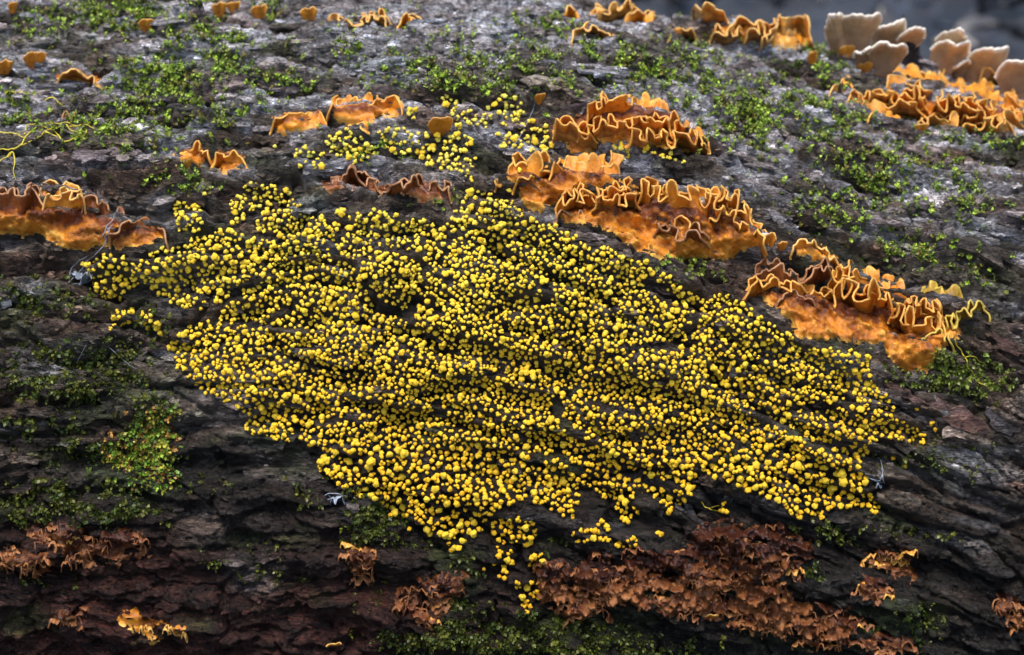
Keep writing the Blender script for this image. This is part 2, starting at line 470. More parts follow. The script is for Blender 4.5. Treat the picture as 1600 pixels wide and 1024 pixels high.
# green algae film
m_g = sstep(0.15, 0.45, fbm(U * 7, S * 12, 95, 4) + 0.2 * (blob(150, 600, 300, 250) + blob(900, 990, 500, 90) + blob(1480, 590, 120, 60)) )
tone = lay(tone, cgreen, m_g * 0.5)
tone *= (0.8 + 0.45 * PID[..., None])

nu, nv = U.shape
V = LV.reshape(-1, 3)
F = grid_faces(nu, nv, wrap=True)
# end caps
c0 = len(V)
V2 = np.concatenate([V, [[us[0], 0, drop(us[0])], [us[-1], 0, drop(us[-1])]]])
j = np.arange(nv)
cap0 = np.stack([np.full(nv, c0), (j + 1) % nv, j], 1)
cap1 = np.stack([np.full(nv, c0 + 1), (nu - 1) * nv + j, (nu - 1) * nv + (j + 1) % nv], 1)
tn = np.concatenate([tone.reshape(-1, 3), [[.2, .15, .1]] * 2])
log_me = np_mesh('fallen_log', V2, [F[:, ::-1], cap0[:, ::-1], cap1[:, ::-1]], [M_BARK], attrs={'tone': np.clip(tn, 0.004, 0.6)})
LOG = link('fallen_log', log_me)
tag(LOG, 'fallen mossy log with grey flaking bark filling the frame', 'log')

# BVH of the visible part for placing things on the bark
iu = (us > -1.35) & (us < 1.45)
ii = np.where(iu)[0]
sub = LV[ii][:, :612]
sv = sub[::2, ::2].reshape(-1, 3)
sf = grid_faces(sub[::2, ::2].shape[0], sub[::2, ::2].shape[1])
BVH = BVHTree.FromPolygons(sv.tolist(), sf.tolist())

CAMV = Vector(CAM)
def hit(px, py):
    """first bark point seen through photo pixel (px, py); returns point, smooth normal or None"""
    d = px_dir(px, py)
    loc, nn, idx, dist = BVH.ray_cast(CAMV, Vector(d), 20)
    if loc is None: return None
    P = np.array(loc)
    n = np.array([0.0, P[1], P[2] - float(drop(P[0]))])
    n[0] = 0.2 * 0 ; n /= np.linalg.norm(n)
    return P, n

def hit_near(px, py, dy=6, tries=30):
    for k in range(tries):
        h = hit(px, py + k * dy)
        if h is not None: return h
    return None
UP = np.array([0, 0, 1.0])

# ------------------------------------------------------------------ ground and far litter
def ground():
    n = 160
    a = np.linspace(-1, 1, n); g = np.sign(a) * np.abs(a) ** 3 * 60
    X, Y = np.meshgrid(g, g + 4, indexing='ij')
    Z = -R0 - 0.18 + 0.10 * fbm(X * 0.5, Y * 0.5, 5, 4) + 0.5 * fbm(X * 0.06, Y * 0.06, 8, 2) * sstep(5, 30, np.hypot(X, Y))
    Z -= 0.12 * sstep(0.3, 1.5, X)                                          # the bank falls away with the log
    V = np.stack([X, Y, Z], -1).reshape(-1, 3)
    o = link('ground', np_mesh('ground', V, grid_faces(n, n)[:, ::1], [M_GROUND])); o['kind'] = 'structure'
    return o
ground()

def litter():
    # dead leaves strewn over the ground behind the log: uncountable, one object of kind stuff
    V = []; F = []
    for k in range(1500):
        x = rng.uniform(-3, 9); y = rng.uniform(1.2, 16)
        z = -R0 - 0.10 + rng.uniform(-0.03, 0.06) - 0.12 * float(sstep(0.3, 1.5, x))
        L = rng.uniform(0.15, 0.5); W = L * rng.uniform(0.3, 0.6)
        E = Euler((rng.normal(0, 0.3), rng.normal(0, 0.3), rng.uniform(0, 6.28))).to_matrix()
        b = len(V)
        for q in range(7):
            t = q / 6; wv = W * math.sin(math.pi * t) ** 0.7
            for sgn in (-1, 0, 1):
                p = E @ Vector((L * (t - 0.5), sgn * wv * 0.5, 0.1 * L * abs(sgn) + 0.12 * L * math.sin(3 * t)))
                V.append((p.x + x, p.y + y, p.z + z))
        for q in range(6):
            for r in range(2):
                a = b + q * 3 + r
                F.append((a, a + 1, a + 4, a + 3))
    o = link('leaf_litter', np_mesh('leaf_litter', V, np.array(F), [M_LEAFLIT]))
    tag(o, 'dark wet dead leaves on the ground behind the log', 'leaf litter', kind='stuff')
litter()

# ------------------------------------------------------------------ bark flakes: parts of the log
def flake_mesh(seed):
    r = np.random.default_rng(seed)
    n = 16
    a = np.linspace(0, 2 * math.pi, n, endpoint=False)
    rad = 1 + 0.30 * r.normal(size=n)
    x = np.cos(a) * rad; y = np.sin(a) * rad * 0.9
    x = np.sign(x) * np.abs(x) ** 0.8
    outer = np.stack([x * 0.5, y * 0.5, np.full(n, -0.30)], 1)
    edge = np.stack([x * 0.5, y * 0.5, 0.12 + 0.16 * r.normal(size=n)], 1)
    mid = np.stack([x * 0.30 + r.normal(size=n) * 0.01, y * 0.30, 0.22 + 0.10 * r.normal(size=n)], 1)
    V = np.concatenate([outer, edge, mid, [[0, 0, 0.2]]])
    F4 = []; F3 = []
    for i in range(n):
        k = (i + 1) % n
        F4 += [(i, k, n + k, n + i), (n + i, n + k, 2 * n + k, 2 * n + i)]
        F3.append((2 * n + i, 2 * n + k, 3 * n))
    me = np_mesh('bark_flake', V, [np.array(F4), np.array(F3)], [M_FLAKE], smooth=False)
    return me
FLAKES = [flake_mesh(100 + k) for k in range(14)]
def put_flake(px, py, L, W, T=5, rot=0.0, tilt=0.0, lift=0.0, col=None, label=None, pitch=0.0):
    h = hit(px, py)
    if h is None: return
    P, n = h
    t = np.array([1.0, 0, float(drop(P[0] + 0.01) - drop(P[0])) / 0.01]); t /= np.linalg.norm(t)
    b = np.cross(n, t); b /= np.linalg.norm(b); n2 = np.cross(t, b)
    M = Matrix((tuple(t), tuple(b), tuple(n2))).transposed() @ Euler((tilt, pitch, rot)).to_matrix()
    o = bpy.data.objects.new('bark_flake', random.choice(FLAKES)); COL.objects.link(o)
    o.matrix_world = Matrix.Translation(Vector(P + n * lift)) @ M.to_4x4() @ Matrix.Diagonal((L / 1000, W / 1000, T / 1000 * 2.2, 1))
    o.parent = LOG
    if col is None:
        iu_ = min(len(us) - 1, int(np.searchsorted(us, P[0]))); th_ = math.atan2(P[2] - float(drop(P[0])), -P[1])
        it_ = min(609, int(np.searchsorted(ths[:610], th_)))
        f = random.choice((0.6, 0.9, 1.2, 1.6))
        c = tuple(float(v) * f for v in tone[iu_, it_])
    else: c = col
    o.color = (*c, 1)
    if label: o['label'] = label
    return o

# ------------------------------------------------------------------ fungi
SCL = 0.001
def resample(path, step):
    p = np.array(path, float)
    # smooth (Catmull-Rom) then even spacing
    q = np.concatenate([[2 * p[0] - p[1]], p, [2 * p[-1] - p[-2]]])
    out = []
    for i in range(1, len(q) - 2):
        for t in np.linspace(0, 1, 12, endpoint=False):
            a, b, c, d = q[i - 1], q[i], q[i + 1], q[i + 2]
            out.append(0.5 * ((2 * b) + (-a + c) * t + (2 * a - 5 * b + 4 * c - d) * t * t + (-a + 3 * b - 3 * c + d) * t ** 3))
    out.append(p[-1]); out = np.array(out)
    L = np.concatenate([[0], np.cumsum(np.hypot(*np.diff(out, axis=0).T))])
    m = max(6, int(L[-1] / step))
    tt = np.linspace(0, L[-1], m)
    return np.stack([np.interp(tt, L, out[:, 0]), np.interp(tt, L, out[:, 1])], 1), tt, L[-1]

def smooth1(a, k):
    if k < 2: return a
    w = np.hanning(k + 2)[1:-1]; w /= w.sum()
    pad = np.pad(a, [(k // 2, k - 1 - k // 2)] + [(0, 0)] * (a.ndim - 1), mode='edge')
    return np.stack([np.convolve(pad[:, i], w, 'valid') for i in range(a.shape[1])], 1)

FSEED = [0]
def frill(parent, path, H=30, W=26, wl=26, amp=9, fold=0.30, mt=None, name='frilled_cap', thick=2.8, curl=0.9, label=None, taper=14, jag=0.6):
    """ruffled sheet whose mean rim runs along 'path' (photo pixels), growing out of the bark H px below it"""
    FSEED[0] += 1; sd = FSEED[0]
    r = np.random.default_rng(sd * 13 + 1)
    pts, tt, LL = resample(path, 1.8)
    m = len(pts)
    W = W * 1.35; H = H * 0.9
    B = []; T = []; NN = []
    last = None
    for i, (x, y) in enumerate(pts):
        hs = hit_near(x, y); hb = hit_near(x, y + H)
        if hs is None or hb is None:
            if last is None: return None
            B.append(last[0]); T.append(last[1]); NN.append(last[2]); continue
        Sx, ns = hs; Bx, nb = hb
        d = px_dir(x, y)
        # rim point on this line of sight, W above the bark
        c = max(0.45, float(-(ns @ d)))
        tS = (Sx - CAM) @ d
        Tx = CAM + d * (tS - W * SCL / c)
        B.append(Bx - nb * 0.006); T.append(Tx); NN.append((ns + nb) / 2)
        last = (B[-1], T[-1], NN[-1])
    B = smooth1(np.array(B), 13); T = smooth1(np.array(T), 17); NN = smooth1(np.array(NN), 13)
    NN /= np.linalg.norm(NN, axis=1, keepdims=True)
    UP0 = np.cross(np.gradient(T, axis=0), NN); UP0 /= np.linalg.norm(UP0, axis=1, keepdims=True) + 1e-9
    UP0 *= np.sign(UP0[:, 2:3] + 1e-6)
    T = T + UP0 * (perlin(tt / 42.0, np.full(m, sd * 5.1), 12) * 0.010 * min(1, LL / 60))[:, None] + NN * (perlin(tt / 36.0, np.full(m, sd * 6.1), 13) * 0.010 * min(1, LL / 60))[:, None]
    TT = np.gradient(T, axis=0); TT /= np.linalg.norm(TT, axis=1, keepdims=True) + 1e-9
    UPn = np.cross(TT, NN); UPn /= np.linalg.norm(UPn, axis=1, keepdims=True) + 1e-9
    UPn *= np.sign(UPn[:, 2:3] + 1e-6)
    ph = 2 * math.pi * tt / wl + 2.3 * perlin(tt / (wl * 1.3), np.full(m, sd * 3.7), 3) + r.uniform(0, 6)
    am = amp * SCL * (0.85 + 1.2 * perlin(tt / (wl * 0.9), np.full(m, sd * 1.9), 4))
    am = np.clip(am, 0.25 * amp * SCL, 2 * amp * SCL)
    end = np.minimum(sstep(0, taper, tt), sstep(0, taper, LL - tt))
    am = am * (0.3 + 0.7 * end)
    ns_ = 12
    sgrid = np.linspace(0, 1, ns_) ** 0.8
    M = np.zeros((m, ns_, 3))
    FWD = np.array([0, -0.55, -0.95])
    jit = perlin(tt / 7.0, np.full(m, sd * 2.3), 7) * 2.6 + perlin(tt / 3.2, np.full(m, sd * 4.3), 8) * 0.9
    for k, s in enumerate(sgrid):
        g = s ** 1.9
        lin = B * (1 - s) + T * s
        lin = lin + NN * (W * SCL * 0.35 * math.sin(math.pi * s) * -0.6)     # concave underside
        e = (0.35 + 0.65 * end)[:, None] * 1.0
        lin = B + (lin - B) * e
        w1 = (am * g)[:, None]
        off = w1 * (np.cos(ph)[:, None] * FWD) + w1 * fold * np.sin(2 * ph)[:, None] * TT * 1.25
        off += (am * g * 0.45)[:, None] * (np.cos(2.3 * ph + 1.3)[:, None] * UPn + np.sin(1.7 * ph)[:, None] * NN)
        cu = max(0, (s - 0.72) / 0.28)
        off += -FWD * (curl * -0.007 * cu ** 1.5)
        off += (jag * SCL * 1.3 * jit * g ** 3)[:, None] * UPn
        off += (SCL * 1.5 * perlin(tt / 9.0, np.full(m, s * 4 + sd), 9) * (0.4 + s))[:, None] * NN
        M[:, k] = lin + off
    du = np.gradient(M, axis=0); dv = np.gradient(M, axis=1)
    NM = np.cross(du, dv); NM /= np.linalg.norm(NM, axis=2, keepdims=True) + 1e-12
    # make the "front" face the viewer's side on average (hymenium = lower, outward face)
    if np.sum(NM * NN[:, None]) < 0: NM = -NM
    th = thick * SCL * (0.55 + 0.25 * sgrid + 0.45 * np.exp(-((1 - sgrid) / 0.10) ** 2))[None, :, None] / 2
    Fr = M + NM * th; Bk = M - NM * th
    edir = M[:, -1] - M[:, -2]; edir /= np.linalg.norm(edir, axis=1, keepdims=True) + 1e-12
    t_e = th[0, -1, 0]
    rows = [Fr[:, k] for k in range(ns_)]
    rimv = list(sgrid); side = [0.0] * ns_
    for a in (45, 90, 135):
        aa = math.radians(a)
        rows.append(M[:, -1] + NM[:, -1] * t_e * math.cos(aa) + edir * t_e * math.sin(aa) * 1.1); rimv.append(1.05); side.append(0.5)
    for k in range(ns_ - 1, -1, -1): rows.append(Bk[:, k]); rimv.append(sgrid[k]); side.append(1.0)
    G = np.stack(rows, 1)
    nr = G.shape[1]
    V = G.reshape(-1, 3); c = V.mean(0)
    F = grid_faces(m, nr, wrap=True)
    sh = 0.10 * perlin(tt / 20.0, np.full(m, sd * 1.1), 2)[:, None]
    rim = np.repeat(np.array(rimv)[None], m, 0) + sh * (np.array(rimv)[None] < 0.9)
    sd_ = np.repeat(np.array(side)[None], m, 0)
    loc = V[0]
    capA = np.arange(nr)[None, ::-1]; capB = ((m - 1) * nr + np.arange(nr))[None]
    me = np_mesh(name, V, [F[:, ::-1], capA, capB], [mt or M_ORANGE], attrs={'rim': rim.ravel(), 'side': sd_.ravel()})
    o = link(name, me, parent)
    if label: o['label'] = label
    return o

CRUSTS = []
def crust(parent, poly, mt=None, height=7, knob=5, ks=15, edge=10, step=2.6, name='crust', label=None, rough=6, seedo=0):
    """knobbly sheet lying on the bark inside the outline poly (photo pixels)"""
    FSEED[0] += 1; sd = FSEED[0] + seedo
    CRUSTS.append(poly)
    p = np.array(poly, float)
    x0, y0 = p.min(0) - 10; x1, y1 = p.max(0) + 10
    y0 = max(y0, -20)
    xs = np.arange(x0, x1, step); ys = np.arange(y0, y1, step)
    X, Y = np.meshgrid(xs, ys, indexing='ij')
    wx = X + rough * 1.2 * fbm(X / 22, Y / 22, sd, 3) + rough * 0.5 * perlin(X / 7, Y / 7, sd + 3); wy = Y + rough * 1.2 * fbm(X / 22 + 9, Y / 22, sd + 1, 3) + rough * 0.5 * perlin(X / 7, Y / 7, sd + 4)
    ins = in_poly(wx, wy, poly)
    d = poly_dist(wx, wy, poly) * np.where(ins, 1, -1)
    if 'crumple' in name or mt is M_RUST:
        hol = fbm(X / 34, Y / 17, sd + 21, 3)
        d = np.minimum(d, (0.27 - hol) * 55)
    keep = d > -3.0
    idx = -np.ones(X.shape, int)
    f1, f2, idv = voronoi(X / ks + 0.3 * perlin(X / 9, Y / 9, 3), Y / ks, sd + 7)
    g1, g2, gid = voronoi(X / (ks * 0.5) + 7, Y / (ks * 0.5), sd + 11)
    hgt = height * (0.5 + 0.5 * fbm(X / 45, Y / 30, sd + 2, 2)) + 1.7 * knob * (0.75 - f1) * (0.3 + 1.3 * idv) + knob * 0.8 * (0.6 - g1) * (0.3 + 1.4 * gid) + 1.4 * fbm(X / 6, Y / 6, sd + 5, 2)
    top_ = np.where(ins, Y, 1e9).min(1, keepdims=True); bot_ = np.where(ins, Y, -1e9).max(1, keepdims=True)
    vert = np.clip((Y - top_) / np.maximum(bot_ - top_, 12), 0, 1)
    cv = 0.05 + 0.72 * sstep(0.15, 0.75, vert + 0.25 * fbm(X / 30, Y / 20, sd + 8, 2)) + 0.25 * (idv - 0.5) + 0.18 * (gid - 0.5) - 0.25 * (f1 - 0.4) + 0.5 * (1 - sstep(-1, 5, d))
    hgt = np.clip(hgt, 1.5, None) * sstep(-2.0, edge, d) + 1.5 * sstep(-2.5, 0, d) - 2.0
    V = []; rim = []
    tg = np.full(X.shape, np.nan)
    D_ = px_dir(X, Y)
    for i, jn in zip(*np.where(poly_dist(X, Y, poly) * np.where(in_poly(X, Y, poly), -1, 1) < 24)):
        q_ = BVH.ray_cast(CAMV, Vector(D_[i, jn]), 20)
        if q_[0] is not None: tg[i, jn] = q_[3]
    tb = np.where(np.isnan(tg), 0, tg); wb = (~np.isnan(tg)).astype(float)
    for _ in range(7):
        a_ = np.pad(tb * wb, 1, mode='edge'); b_ = np.pad(wb, 1, mode='edge')
        sa = sum(a_[1 + di:a_.shape[0] - 1 + di, 1 + dj:a_.shape[1] - 1 + dj] for di in (-1, 0, 1) for dj in (-1, 0, 1))
        sb = sum(b_[1 + di:b_.shape[0] - 1 + di, 1 + dj:b_.shape[1] - 1 + dj] for di in (-1, 0, 1) for dj in (-1, 0, 1))
        tb = sa / np.maximum(sb, 1e-9)
    for i in range(X.shape[0]):
        for jn in range(X.shape[1]):
            if not keep[i, jn]: continue
            if np.isnan(tg[i, jn]): continue
            inner = float(sstep(0, 12, d[i, jn]))
            P = CAM + D_[i, jn] * (tg[i, jn] + (min(tg[i, jn], tb[i, jn]) - tg[i, jn]) * inner)
            n = np.array([0.0, P[1], P[2] - float(drop(P[0]))]); n /= np.linalg.norm(n)
            v = -D_[i, jn]
            dd = (0.65 * n + 0.35 * v); dd /= np.linalg.norm(dd)
            idx[i, jn] = len(V); V.append((P, dd, hgt[i, jn])); rim.append(cv[i, jn])
    if len(V) < 12: return None
    # smooth the carried bark relief a little
    PP = np.array([a for a, b, c in V]); DD = np.array([b for a, b, c in V]); HH = np.array([c for a, b, c in V])
    
    Fq = []
    for i in range(X.shape[0] - 1):
        for jn in range(X.shape[1] - 1):
            q = (idx[i, jn], idx[i + 1, jn], idx[i + 1, jn + 1], idx[i, jn + 1])
            if min(q) < 0: continue
            pts = PP[list(q)]
            if np.linalg.norm(pts[0] - pts[2]) > step * SCL * 16: continue
            Fq.append(q)
    if not Fq: return None
    Fq = np.array(Fq)
    lab = np.arange(len(V))                                   # keep only the largest connected sheet
    for _ in range(400):
        mn = lab[Fq].min(1); new = lab.copy()
        for c_ in range(4): np.minimum.at(new, Fq[:, c_], mn)
        new = new[new]
        if (new == lab).all(): break
        lab = new
    ids, cn = np.unique(lab[Fq[:, 0]], return_counts=True)
    Fq = Fq[lab[Fq[:, 0]] == ids[cn.argmax()]]
    used = np.unique(Fq); rem = -np.ones(len(V), int); rem[used] = np.arange(len(used)); Fq = rem[Fq]
    PP, DD, HH = PP[used], DD[used], HH[used]; rim = np.array(rim)[used]
    VV = PP + DD * (HH * SCL)[:, None]
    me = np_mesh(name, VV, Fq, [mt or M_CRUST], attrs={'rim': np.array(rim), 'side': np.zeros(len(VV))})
    o = link(name, me, parent)
    if label: o['label'] = label
    return o

def fungus(name, label, cat='fungus', group=None, at=None):
    o = bpy.data.objects.new(name, None); COL.objects.link(o)
    o.empty_display_size = 0.02
    tag(o, label, cat, group)
    if at:
        h = hit_near(*at)
        if h is not None: o['_'] = 0; del o['_']
    return o

G_OR = 'orange frilly crust fungi growing on the log'
def shelf(label, frills, crusts=(), mt=None, group=G_OR, name='crust_fungus', cat='fungus'):
    o = fungus(name, label, cat, group)
    for c in crusts:
        c = dict(c); poly = c.pop('poly'); crust(o, poly, **c)
    for f in frills:
        f = dict(f); path = f.pop('path'); f.setdefault('mt', mt); bk = f.pop('back', f.get('amp', 9) >= 6 and name == 'crust_fungus' and f.get('name') is None)
        if bk:
            g = dict(f); g['W'] = f.get('W', 26) * 0.5; g['amp'] = f.get('amp', 9) * 0.8; g['H'] = f.get('H', 30) * 0.8; g['wl'] = f.get('wl', 26) * 0.9
            frill(o, [(x + 3, y - 4) for x, y in path], **g)
        frill(o, path, **f)
    # put the Empty at the base of its parts
    ch = [c for c in bpy.data.objects if c.parent == o]
    if ch:
        allv = np.concatenate([np.array([v.co for v in c.data.vertices]) for c in ch])
        b = Vector(allv.mean(0)); b.z = float(allv[:, 2].min())
        o.location = b
        for c in ch: c.location = -b
    return o

# ---- tan bracket fungi on the crest at the top right
def bracket(label, base, tip, width, lobes, seed, thick=8.0, droop=0.55, sideways=4.0, m=None, dip=1.0, lift=0.035, name='bracket_fungus', cat='bracket fungus', group='pale tan bracket fungi on the crest of the log'):
    """fan-shaped bracket: stands at photo pixel 'base' on the bark and spreads towards pixel 'tip'"""
    r = np.random.default_rng(seed)
    h = hit_near(*base)
    P, n = h
    d0 = px_dir(*tip); tb = (P - CAM) @ px_dir(*base)
    Tip = CAM + d0 * (tb - lift)
    ax = Tip - P; L = np.linalg.norm(ax); ax /= L
    toC = -px_dir(*base)
    sidev = np.cross(ax, toC); sidev /= np.linalg.norm(sidev)
    up = np.cross(sidev, ax); up /= np.linalg.norm(up)
    if up @ toC < 0: up = -up
    na, nr = 60, 16
    M = np.zeros((na, nr, 3)); wv = width * SCL * 0.5
    for i in range(na):
        a = (i / (na - 1) * 2 - 1)
        ed = 1 + 0.035 * math.sin(a * 5 + seed) + 0.05 * math.sin(a * lobes * 1.3 + seed * 2) + 0.012 * math.sin(a * 17 + seed)
        for k in range(nr):
            s = k / (nr - 1)
            x = a * wv * 0.30 * (1 - s) + s ** 0.75 * wv * a
            y = L * s * (1 - 0.12 * a * a - 0.28 * a ** 6 + 0.16 * a) * 0.93 * (1 + (ed - 1) * s)
            q_ = min(1.0, L / 0.06); z = q_ * (0.010 * math.sin(a * lobes + seed) * s ** 1.5 + 0.020 * (s ** 2) * (1 - a * a) * droop * 3 - dip * 0.012 * math.sin(math.pi * s))
            M[i, k] = P - n * (min(0.01, 0.25 * L) * (1 - s) - (1 - dip) * 0.007 * s) + ax * y + sidev * (x + sideways * SCL * s) + up * z
    du = np.gradient(M, axis=0); dv = np.gradient(M, axis=1)
    NM = np.cross(du, dv); NM /= np.linalg.norm(NM, axis=2, keepdims=True) + 1e-12
    if np.sum(NM @ toC) < 0: NM = -NM
    sg = np.linspace(0, 1, nr)
    th = thick * SCL * (1.2 - 0.5 * sg)[None, :, None] / 2
    rows = [(M + NM * th)[:, k] for k in range(nr)]; rimv = list(sg * 0.74 + 0.16 * (sg > 0.92)); sd = [0.0] * nr
    e = M[:, -1] - M[:, -2]; e /= np.linalg.norm(e, axis=1, keepdims=True)
    rows.append(M[:, -1] + e * th[0, -1, 0]); rimv.append(1.0); sd.append(0.5)
    for k in range(nr - 1, -1, -1): rows.append((M - NM * th)[:, k]); rimv.append(0.8 + 0.2 * sg[k]); sd.append(1.0)
    G = np.stack(rows, 1); m2 = G.shape[1]
    V = G.reshape(-1, 3)
    loc = P
    me = np_mesh(name, V - loc, [grid_faces(na, m2, wrap=True)[:, ::-1], np.arange(m2)[None, ::-1], ((na - 1) * m2 + np.arange(m2))[None]], [m or M_TAN],
                 attrs={'rim': np.tile(rimv, na), 'side': np.tile(sd, na)})
    o = link(name, me, loc=loc)
    tag(o, label, cat, group)
    return o
# ---- the large shelves, top to bottom, left to right
shelf('large orange frilled shelf above the yellow balls, ruffled in three tiers, right of centre top', [
    dict(path=[(912, 176), (925, 164), (940, 156), (960, 150), (986, 153), (1014, 154), (1030, 160), (1048, 168)], H=30, W=22, wl=22, amp=8),
    dict(path=[(900, 196), (925, 190), (950, 182), (975, 186), (1000, 180), (1022, 184), (1050, 184), (1060, 192)], H=34, W=26, wl=26, amp=9),
    dict(path=[(862, 190), (872, 182), (890, 186), (905, 196), (925, 194), (935, 196)], H=40, W=30, wl=40, amp=9, fold=.3),
    dict(path=[(975, 206), (990, 205), (1010, 210), (1030, 204), (1050, 207), (1068, 206), (1085, 212), (1100, 214), (1107, 222)], H=24, W=30, wl=25, amp=10),
    dict(path=[(1040, 196), (1060, 190), (1080, 200), (1100, 206)], H=26, W=18, wl=20, amp=8),
], [dict(poly=[(862, 190), (895, 186), (925, 170), (960, 160), (1010, 162), (1050, 176), (1075, 205), (1100, 222), (1085, 240), (1040, 232), (985, 222), (935, 224), (925, 240), (895, 243), (884, 226), (864, 215)], height=9, knob=2, ks=30)])
shelf('orange shelf with deep cup-like folds at its left, overhanging the yellow balls', [
    dict(path=[(786, 262), (800, 248), (815, 240), (830, 252), (845, 248), (860, 240)], H=40, W=28, wl=38, amp=11, fold=.4),
    dict(path=[(855, 252), (880, 250), (905, 252), (925, 254), (945, 250), (962, 258), (968, 272)], H=38, W=26, wl=33, amp=10),
    dict(path=[(772, 284), (785, 274), (797, 266)], H=18, W=14, wl=26, amp=4, taper=6),
    dict(path=[(800, 282), (815, 274), (835, 276), (860, 282), (880, 288)], H=26, W=14, wl=30, amp=4, mt=M_CRUST),
], [dict(poly=[(790, 268), (860, 262), (950, 268), (960, 285), (900, 300), (862, 320), (845, 332), (818, 328), (812, 305), (798, 290)], height=8, knob=4)])
shelf('longest orange frilled shelf, its curled rim running down right above a knobbly orange crust', [
    dict(path=[(866, 318), (876, 308), (892, 300), (910, 298), (930, 300), (948, 292), (965, 290), (985, 280), (994, 274)], H=34, W=26, wl=22, amp=9),
    dict(path=[(920, 310), (940, 306), (960, 302), (975, 300), (990, 300), (1003, 305)], H=28, W=34, wl=23, amp=8),
    dict(path=[(992, 288), (1008, 284), (1025, 296), (1045, 292), (1065, 298), (1085, 296), (1105, 304), (1120, 308), (1140, 318)], H=44, W=30, wl=30, amp=11),
    dict(path=[(1108, 300), (1122, 298), (1138, 304), (1152, 310), (1165, 325), (1176, 340)], H=30, W=24, wl=20, amp=8),
    dict(path=[(1105, 318), (1125, 322), (1145, 330), (1160, 342), (1180, 352), (1190, 366), (1196, 380)], H=34, W=30, wl=23, amp=8),
    dict(path=[(1018, 352), (1035, 346), (1050, 354), (1070, 364), (1090, 360), (1110, 360)], H=26, W=24, wl=32, amp=8, mt=M_BROWN),
    dict(path=[(1050, 340), (1062, 334), (1075, 344), (1080, 356)], H=28, W=14, wl=40, amp=4, taper=8),
    dict(path=[(862, 330), (880, 328), (900, 330), (920, 332)], H=22, W=22, wl=26, amp=5, mt=M_BROWN),
], [dict(poly=[(862, 322), (920, 318), (990, 300), (1100, 318), (1180, 355), (1196, 385), (1170, 388), (1150, 400), (1130, 406), (1100, 402), (1070, 404), (1040, 404), (1010, 398), (985, 384), (960, 366), (925, 352), (880, 348)], height=9, knob=6, ks=12)])
bracket('small curled orange lobe at the right foot of the longest orange shelf', (1192, 393), (1201, 364), 30, 4, 3, thick=3.5, droop=0.3, sideways=0, m=M_AMBER, dip=0.0, lift=0.012, name='crust_fungus', cat='fungus', group=G_OR)
shelf('flat scalloped orange lobe just above the left part of the lower right shelf', [
    dict(path=[(1234, 386), (1248, 376), (1270, 374), (1290, 384), (1305, 396), (1316, 402)], H=22, W=20, wl=22, amp=5, mt=M_AMBER)],
    [dict(poly=[(1240, 386), (1270, 380), (1312, 402), (1300, 414), (1270, 408), (1244, 398)], mt=M_AMBER, height=8, knob=1, ks=30)])
shelf('wide orange frilled shelf at lower right with olive curls and a broad orange crust', [
    dict(path=[(1172, 424), (1188, 414), (1208, 410), (1228, 420), (1250, 424), (1272, 416), (1290, 408), (1304, 414)], H=34, W=18, wl=28, amp=7, mt=M_BROWN),
    dict(path=[(1158, 452), (1170, 440), (1190, 436), (1210, 432), (1235, 440), (1262, 448), (1290, 452), (1308, 444)], H=30, W=28, wl=34, amp=7),
    dict(path=[(1292, 430), (1310, 420), (1328, 412), (1345, 424), (1362, 424), (1382, 432), (1400, 440), (1418, 446)], H=40, W=18, wl=23, amp=9),
    dict(path=[(1300, 446), (1320, 434), (1340, 448), (1360, 456), (1382, 456), (1398, 466)], H=44, W=32, wl=31, amp=10),
    dict(path=[(1385, 478), (1400, 482), (1420, 492), (1440, 492), (1460, 494), (1480, 496)], H=36, W=34, wl=24, amp=9),
    dict(path=[(1405, 462), (1425, 464), (1440, 470), (1460, 478), (1475, 480)], H=30, W=26, wl=20, amp=8),
    dict(path=[(1430, 452), (1445, 444), (1462, 448), (1480, 448), (1494, 446), (1505, 464)], H=34, W=18, wl=28, amp=7, mt=M_OLIVE),
    dict(path=[(1472, 500), (1490, 492), (1505, 482), (1520, 478), (1536, 476), (1549, 482)], H=22, W=28, wl=25, amp=10, mt=M_OLIVE),
    dict(path=[(1438, 534), (1450, 520), (1466, 512), (1480, 516), (1494, 528)], H=24, W=22, wl=22, amp=5, mt=M_OLIVE),
    dict(path=[(1204, 470), (1220, 458), (1240, 454), (1262, 462), (1280, 468)], H=24, W=14, wl=36, amp=4, mt=M_BROWN),
], [dict(poly=[(1165, 452), (1210, 456), (1260, 458), (1350, 468), (1420, 488), (1500, 500), (1505, 520), (1482, 540), (1462, 556), (1448, 584), (1412, 580), (1388, 560), (1380, 540), (1330, 535), (1290, 530), (1240, 527), (1232, 500), (1210, 480)], height=10, knob=6, ks=12)])
